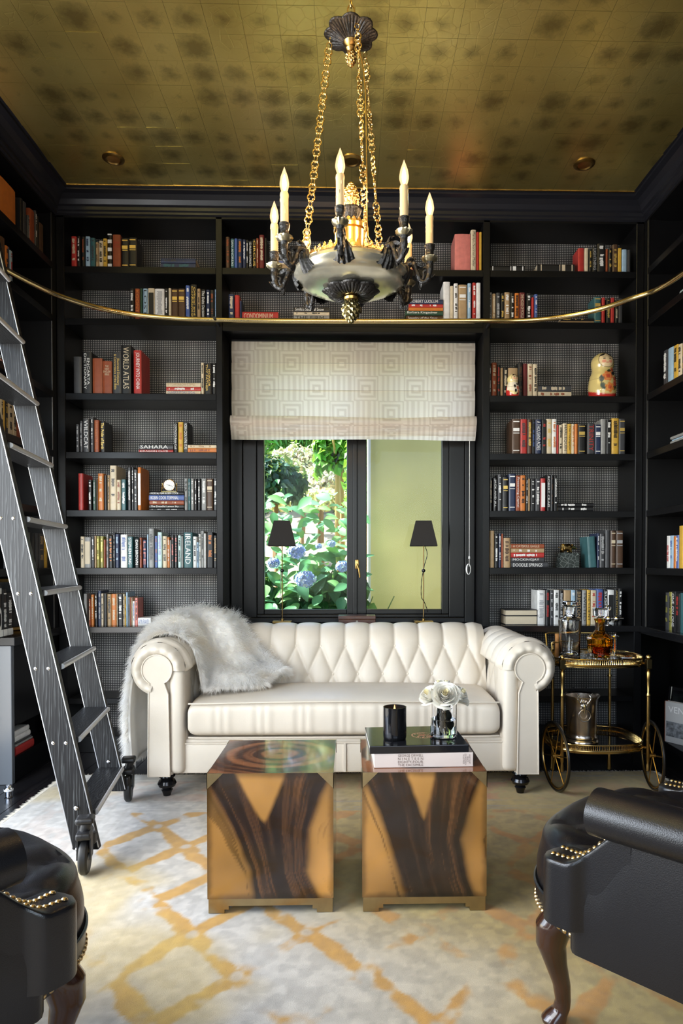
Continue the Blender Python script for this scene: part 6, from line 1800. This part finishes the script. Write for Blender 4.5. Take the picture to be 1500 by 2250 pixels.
def bear(loc):
    o = thing('bear_figurine', 'small polished bronze bear figurine standing on the marble block', 'figurine', loc)
    bm_ = mat('bear_bronze', (.36, .24, .09), .25, 1, noise=(40, .25))
    # one continuous body grown from metaball-like skin: build with skin modifier
    V = [(-.036, 0, .034), (-.012, 0, .040), (.012, 0, .037), (.030, 0, .036), (.043, 0, .032), (.054, 0, .027),
         (-.036, .013, .018), (-.034, .014, .004), (-.036, -.013, .018), (-.030, -.014, .004), (.014, .012, .018), (.012, .013, .004), (.014, -.012, .018), (.020, -.013, .004),
         (-.027, -.015, .0025), (.028, -.014, .0025), (-.028, .015, .0025), (.021, .014, .0025)]
    E = [(0, 1), (1, 2), (2, 3), (3, 4), (4, 5), (0, 6), (6, 7), (0, 8), (8, 9), (2, 10), (10, 11), (2, 12), (12, 13), (9, 14), (13, 15), (7, 16), (11, 17)]
    rad = [.020, .023, .019, .015, .011, .006, .012, .0075, .012, .0075, .010, .007, .010, .007, .004, .004, .004, .004]
    me = bpy.data.meshes.new('body'); me.from_pydata(V, E, []); ob_ = bpy.data.objects.new('body', me); COL.objects.link(ob_); ob_.parent = o
    sk = ob_.modifiers.new('skin', 'SKIN'); sk.use_smooth_shade = True
    for i, r_ in enumerate(rad): me.skin_vertices[0].data[i].radius = (r_, r_)
    me.skin_vertices[0].data[1].use_root = True
    ss = ob_.modifiers.new('sub', 'SUBSURF'); ss.levels = ss.render_levels = 2
    me.materials.append(bm_)
    for sy in (-1, 1): MB().ball((.030, sy*.011, .050), .0048, .003, .0055, 8, 6).build('ear', bm_, o)
    MB().ball((.0575, 0, .027), .0035).build('nose', bm_, o); MB().ball((-.054, 0, .034), .004).build('tail', bm_, o)
    return o
bear(((p0.x+p1.x)/2+.002, Yb+.002, SH[5]+.0004+bh+.0004))
# ------------------------------------------------------------------ garden beyond the window
def leafmat(name, trans=.35, rough=.45):
    m, nt, b = newmat(name); a = nt.nodes.new('ShaderNodeVertexColor'); a.layer_name = 'Col'
    link(nt, a.outputs[0], b.inputs['Base Color']); b.inputs['Roughness'].default_value = rough; b.inputs['Specular IOR Level'].default_value = .35
    t = nt.nodes.new('ShaderNodeBsdfTranslucent'); link(nt, mixc(nt, .5, a.outputs[0], (.30, .42, .05)), t.inputs[0])
    mx = nt.nodes.new('ShaderNodeMixShader'); mx.inputs[0].default_value = trans; link(nt, b.outputs[0], mx.inputs[1]); link(nt, t.outputs[0], mx.inputs[2]); link(nt, mx.outputs[0], nt.nodes['Material Output'].inputs[0]); return m
LEAFM = leafmat('garden_leaves')
def scatter(name, parent, N, pos, nrm, size, col, seed, aspect=.55, jit=.6, colj=.35):
    """N folded leaves (two triangles each side of a midrib)"""
    rs = np.random.RandomState(seed); P = pos; n = nrm+rs.normal(0, jit, (N, 3)); n /= np.linalg.norm(n, axis=1, keepdims=True)
    up = np.array([0, 0, -1.])+rs.normal(0, .7, (N, 3)); t = up-n*(up*n).sum(1, keepdims=True); t /= np.linalg.norm(t, axis=1, keepdims=True)+1e-9; s = np.cross(n, t)
    L = (size*(.6+.8*rs.rand(N)))[:, None]; W_ = L*aspect*.5
    V = np.stack([P, P+t*L*.5+s*W_+n*W_*.35, P+t*L-n*L*.12, P+t*L*.5-s*W_+n*W_*.35, P+t*L*.5], 1).reshape(-1, 3)
    ix = np.arange(N)[:, None]*5; F = np.concatenate([ix+np.array([[0, 1, 4]]), ix+np.array([[1, 2, 4]]), ix+np.array([[2, 3, 4]]), ix+np.array([[3, 0, 4]])], 1).reshape(-1, 3)
    me = bpy.data.meshes.new(name); me.from_pydata(V.tolist(), [], F.tolist())
    c = np.array(col)[None, :]*(1+colj*rs.normal(0, 1, (N, 1)))*(1+.12*rs.normal(0, 1, (N, 3))); c = np.clip(c, .004, .95)
    setcol(me, np.repeat(c, 5, 0)); o = link_mesh(name, me, LEAFM, parent, False); o['kind'] = 'stuff'; return o
def blob(N, c, r, seed, front=.0, lo=-.4):
    rs = np.random.RandomState(seed); d = rs.normal(0, 1, (N*3, 3)); d /= np.linalg.norm(d, axis=1, keepdims=True); d = d[(d[:, 1] < front+.6) & (d[:, 2] > lo)][:N]
    while len(d) < N: d = np.concatenate([d, d])[:N]
    k = (1-.35*rs.rand(N)**2)[:, None]*(1+.12*np.sin(d[:, :1]*7+seed)*np.cos(d[:, 2:]*9))
    return np.array(c)+d*np.array(r)*k, d
# ground and slope
nx, ny = 60, 90; X, Y = np.meshgrid(np.linspace(-9, 9, nx), np.linspace(4.53, 18, ny), indexing='ij')
Z = .02+np.clip((Y-6.6)*.34, 0, 9)+.06*fbm(X*1.5, Y*1.5, 5)
gm = mat('garden_soil', (.30, .24, .17), .9, noise=(6, .5))
kin(link_mesh('ground', gridmesh('ground', X, Y, Z), gm, None))
kin(MB().box(-14, -2.36, -6, 4.5, -.2, -.03).build('reflected_ground', mat('reflected_ground_pale', (.50, .48, .44), .8, noise=(2, .2)), None, False))  # unseen ground, added so the left end panel has something bright to reflect
# neighbouring wing of the house: lime-yellow render with a white corner bead
wx = at(813, 1150, 5.75).x
wg = struct('wall_wing')
lm = mat('lime_render', (.72, .65, .27), .85, noise=(1.6, .13))
MB().box(wx, 4.2, 5.75, 6.05, 0, 4.6).build('render', lm, wg, False); MB().box(wx-.02, wx+.004, 5.735, 6.05, 0, 4.6).build('corner_bead', mat('white_bead', (.80, .79, .75), .6), wg, False)
# hydrangea
hy = thing('hydrangea_bush', 'leafy green hydrangea bush with blue flower heads outside the window', 'bush', (-.32, 5.25, .03))
rs = random.Random(3)
protos = []
for k in range(4):
    vs, fs = leafm(.15, .098, 8, .12+.08*k, .18+.06*k); me = MB().add(vs, fs); o = me.build('leaf', LEAFM, hy)
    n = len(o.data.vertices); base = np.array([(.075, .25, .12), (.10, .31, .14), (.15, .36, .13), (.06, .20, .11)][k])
    yy = np.array([v.co.y for v in o.data.vertices]); xx = np.array([abs(v.co.x) for v in o.data.vertices]); rib = np.exp(-(xx/.004)**2)*.45
    setcol(o.data, base[None]*(1+rib[:, None])*np.array([1., 1., 1.])); protos.append(o)
def dome(px, py, dy): p = at(px, py, 5.25+dy); return Vector((p.x+.32, p.y-5.25, p.z-.03))
cnt = 0; first = set()
while cnt < 296:
    px = rs.uniform(505, 790); py = rs.uniform(1085, 1390)
    top = 1120-35*math.cos((px-650)/70.0)+12*math.sin(px/13.0)
    if py < top-22: continue
    dpt = (1-((py-1085)/300))*.55; p = dome(px, py, -.30+dpt+rs.uniform(-.10, .22))
    k = rs.randrange(4)
    if k not in first: o = protos[k]; first.add(k)
    else: o = protos[k].copy(); COL.objects.link(o)
    az = rs.uniform(-PI, PI)
    tilt = rs.uniform(.25, 1.05)
    # leaf blade faces up and towards the window, tip drooping
    M_ = Matrix.Translation(p) @ Matrix.Rotation(az, 4, 'Z') @ Matrix.Rotation(-tilt*.6, 4, 'X')
    M_ = Matrix.Translation(p) @ Matrix.Rotation(R(38)+rs.uniform(-.35, .35), 4, 'X') @ Matrix.Rotation(rs.uniform(-.3, .3), 4, 'Y') @ Matrix.Rotation(az, 4, 'Z') @ Matrix.Scale(rs.uniform(.62, 1.08), 4)
    o.matrix_basis = M_; cnt += 1
N = 2400; R_ = np.random.RandomState(9); P = np.stack([R_.uniform(-.85, .42, N), R_.uniform(-.02, .32, N), R_.uniform(.05, 1.0, N)], 1); P[:, 2] *= 1.02+.12*np.sin(P[:, 0]*9)
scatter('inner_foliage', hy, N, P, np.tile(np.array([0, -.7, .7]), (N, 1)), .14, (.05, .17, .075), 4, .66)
for k in range(9): 
    x = -.7+.17*k; MB().tube([(x*.4, .15, 0), (x*.7, .08, .45), (x, 0, .85+.15*rs.random())], [.008, .006, .004], 6).build('stem', mat('green_stem', (.10, .17, .05), .6), hy)
FLM, nt, b = newmat('hydrangea_petal'); a = nt.nodes.new('ShaderNodeVertexColor'); a.layer_name = 'Col'; link(nt, a.outputs[0], b.inputs['Base Color']); b.inputs['Roughness'].default_value = .6
for (px, py, rp) in ((671, 1273, 21), (601, 1237, 13), (652, 1212, 18), (752, 1245, 14), (632, 1178, 10), (728, 1195, 9), (700, 1200, 7)):
    Yd = 4.93 if rp > 12 else 5.12; p = at(px, py, Yd); r_ = rp/1450*Yd; q = MB(); cols = []; R_ = np.random.RandomState(px)
    n = 90
    for i in range(n):
        z = 1-2*(i+.5)/n; ph = i*2.39996; d = Vector((math.sqrt(1-z*z)*math.cos(ph), math.sqrt(1-z*z)*math.sin(ph), z*.75))
        if d.y > .5: continue
        nn = d.normalized(); tq = nn.to_track_quat('Z', 'Y').to_matrix().to_4x4(); s_ = r_*.33; c_ = p+d*r_*(.74+.40*R_.rand()); jc = R_.rand()
        col = np.array([.26, .38, .70])*(.75+.6*jc) if jc < .85 else np.array([.55, .66, .85])
        for k in range(4):
            a_ = k*PI/2+R_.rand()*.5; u = tq @ Vector((math.cos(a_), math.sin(a_), .15)); v = tq @ Vector((-math.sin(a_), math.cos(a_), 0))
            q.add([c_, c_+u*s_*.6+v*s_*.42, c_+u*s_*1.05, c_+u*s_*.6-v*s_*.42], [(0, 1, 2, 3)]); cols += [col*.8, col, col*1.15, col]
    o_ = q.build('flower_head', FLM, hy, False, fix=False); setcol(o_.data, np.clip(np.array(cols), 0, .95)); o_.location = -Vector(hy.location)
# planting on the slope behind
def shrub(name, label, c, r, N, size, col, seed, asp=.5, stems=0, sc=(.16, .10, .04)):
    t = thing(name, label, 'shrub', (c[0], c[1], 0)); P, d = blob(N, (0, 0, c[2]), r, seed); scatter('foliage', t, N, P, d, size, col, seed, asp)
    for k in range(max(1, stems)):
        a = k*2.1; MB().tube([(.05*math.cos(a), .05*math.sin(a), max(0, (c[1]-6.6)*.34)), (.12*r[0]*math.cos(a), .1*math.sin(a), c[2]-r[2]*.3), (.5*r[0]*math.cos(a), .2*math.sin(a), c[2]+r[2]*.4)], [.03, .022, .010], 7).build('stem', mat('bark_%d' % int(sc[0]*100), sc, .8), t)
    return t
def A(px, py, Y): p = at(px, py, Y); return (p.x, p.y, p.z)
shrub('ivy_bank', 'dark blue-green ivy bank on the slope behind the hydrangea', A(598, 1075, 7.15), (.34, .22, .33), 1500, .10, (.025, .085, .055), 11)
shrub('variegated_shrub', 'pale cream variegated shrub in sunlight on the slope', A(655, 1040, 8.95), (.44, .24, .36), 2300, .075, (.62, .60, .42), 12, .5)
shrub('groundcover', 'sunlit pale yellow groundcover above the hydrangea', A(690, 1105, 7.75), (.55, .22, .16), 1600, .07, (.66, .66, .40), 13, .5)
shrub('variegated_shrub', 'smaller cream variegated shrub below the dark yew', A(700, 1065, 8.33), (.30, .2, .22), 1100, .07, (.66, .62, .50), 14, .5)
shrub('yew_bush', 'dark green yew bush under the yellow-stemmed tree', A(660, 1000, 11.35), (.60, .2, .46), 1700, .10, (.012, .05, .026), 15)
shrub('yew_bush', 'dark green yew bush beside the pale shrub', A(735, 1060, 9.50), (.32, .16, .38), 1000, .09, (.03, .12, .06), 16)
shrub('bamboo_clump', 'bright green narrow-leaved bamboo clump on the slope', A(595, 985, 10.0), (.54, .16, .54), 1500, .20, (.07, .23, .04), 17, .16)
shrub('maple_sapling', 'slender green sapling with upright stems near the mullion', A(744, 1000, 7.0), (.24, .12, .36), 700, .11, (.10, .33, .04), 18, .7, 4, (.32, .24, .08))
shrub('maple_sapling', 'slender green sapling beside the lime wall corner', A(800, 1060, 6.55), (.16, .12, .60), 700, .10, (.14, .40, .05), 19, .7, 4, (.32, .24, .08))
shrub('climbing_shrub', 'leafy shrub filling the gap beside the lime wall', A(800, 1150, 7.2), (.22, .2, .42), 800, .10, (.30, .50, .14), 20, .6)
# yellow-stemmed tree
t = thing('coral_bark_tree', 'small tree with yellow branching stems high on the slope', 'tree', A(690, 1030, 10.65)[:2]+(0,))
zb_ = at(690, 1030, 10.65).z
for k in range(7):
    a = -1.0+.33*k; MB().tube([(0, 0, zb_-.35), (.03*a, 0, zb_), (.20*a, .05*math.sin(k), zb_+.35), (.50*a, .1*math.cos(k), zb_+1.0)], [.05, .035, .024, .012], 7).build('stem', mat('yellow_bark', (.40, .27, .06), .7), t)
P, d = blob(2600, (0, 0, zb_+1.1), (1.0, .28, .62), 31, lo=-1); scatter('crown', t, 2600, P, d, .11, (.22, .48, .07), 31, .6)
# tall hedge closing the view
t = thing('hedge', 'tall sunlit green hedge closing the garden behind the trees', 'hedge', (0, 0, 0))
N = 9000; R_ = np.random.RandomState(40); P = np.stack([R_.uniform(-5, 5, N), 12.95+R_.uniform(-.4, .4, N), 1.4+R_.uniform(0, 4.0, N)], 1); P[:, 1] += .5*np.sin(P[:, 0]*2.2)*np.cos(P[:, 2]*2)
scatter('foliage', t, N, P, np.tile(np.array([0, -1, .3]), (N, 1)), .20, (.11, .26, .05), 41, .55, .8, .5)
MB().box(-5.2, 5.2, 13.5, 13.75, 1.5, 5.8).build('inner_growth', mat('hedge_core', (.02, .05, .015), .9, noise=(5, .6)), t, False)
flush_texts()
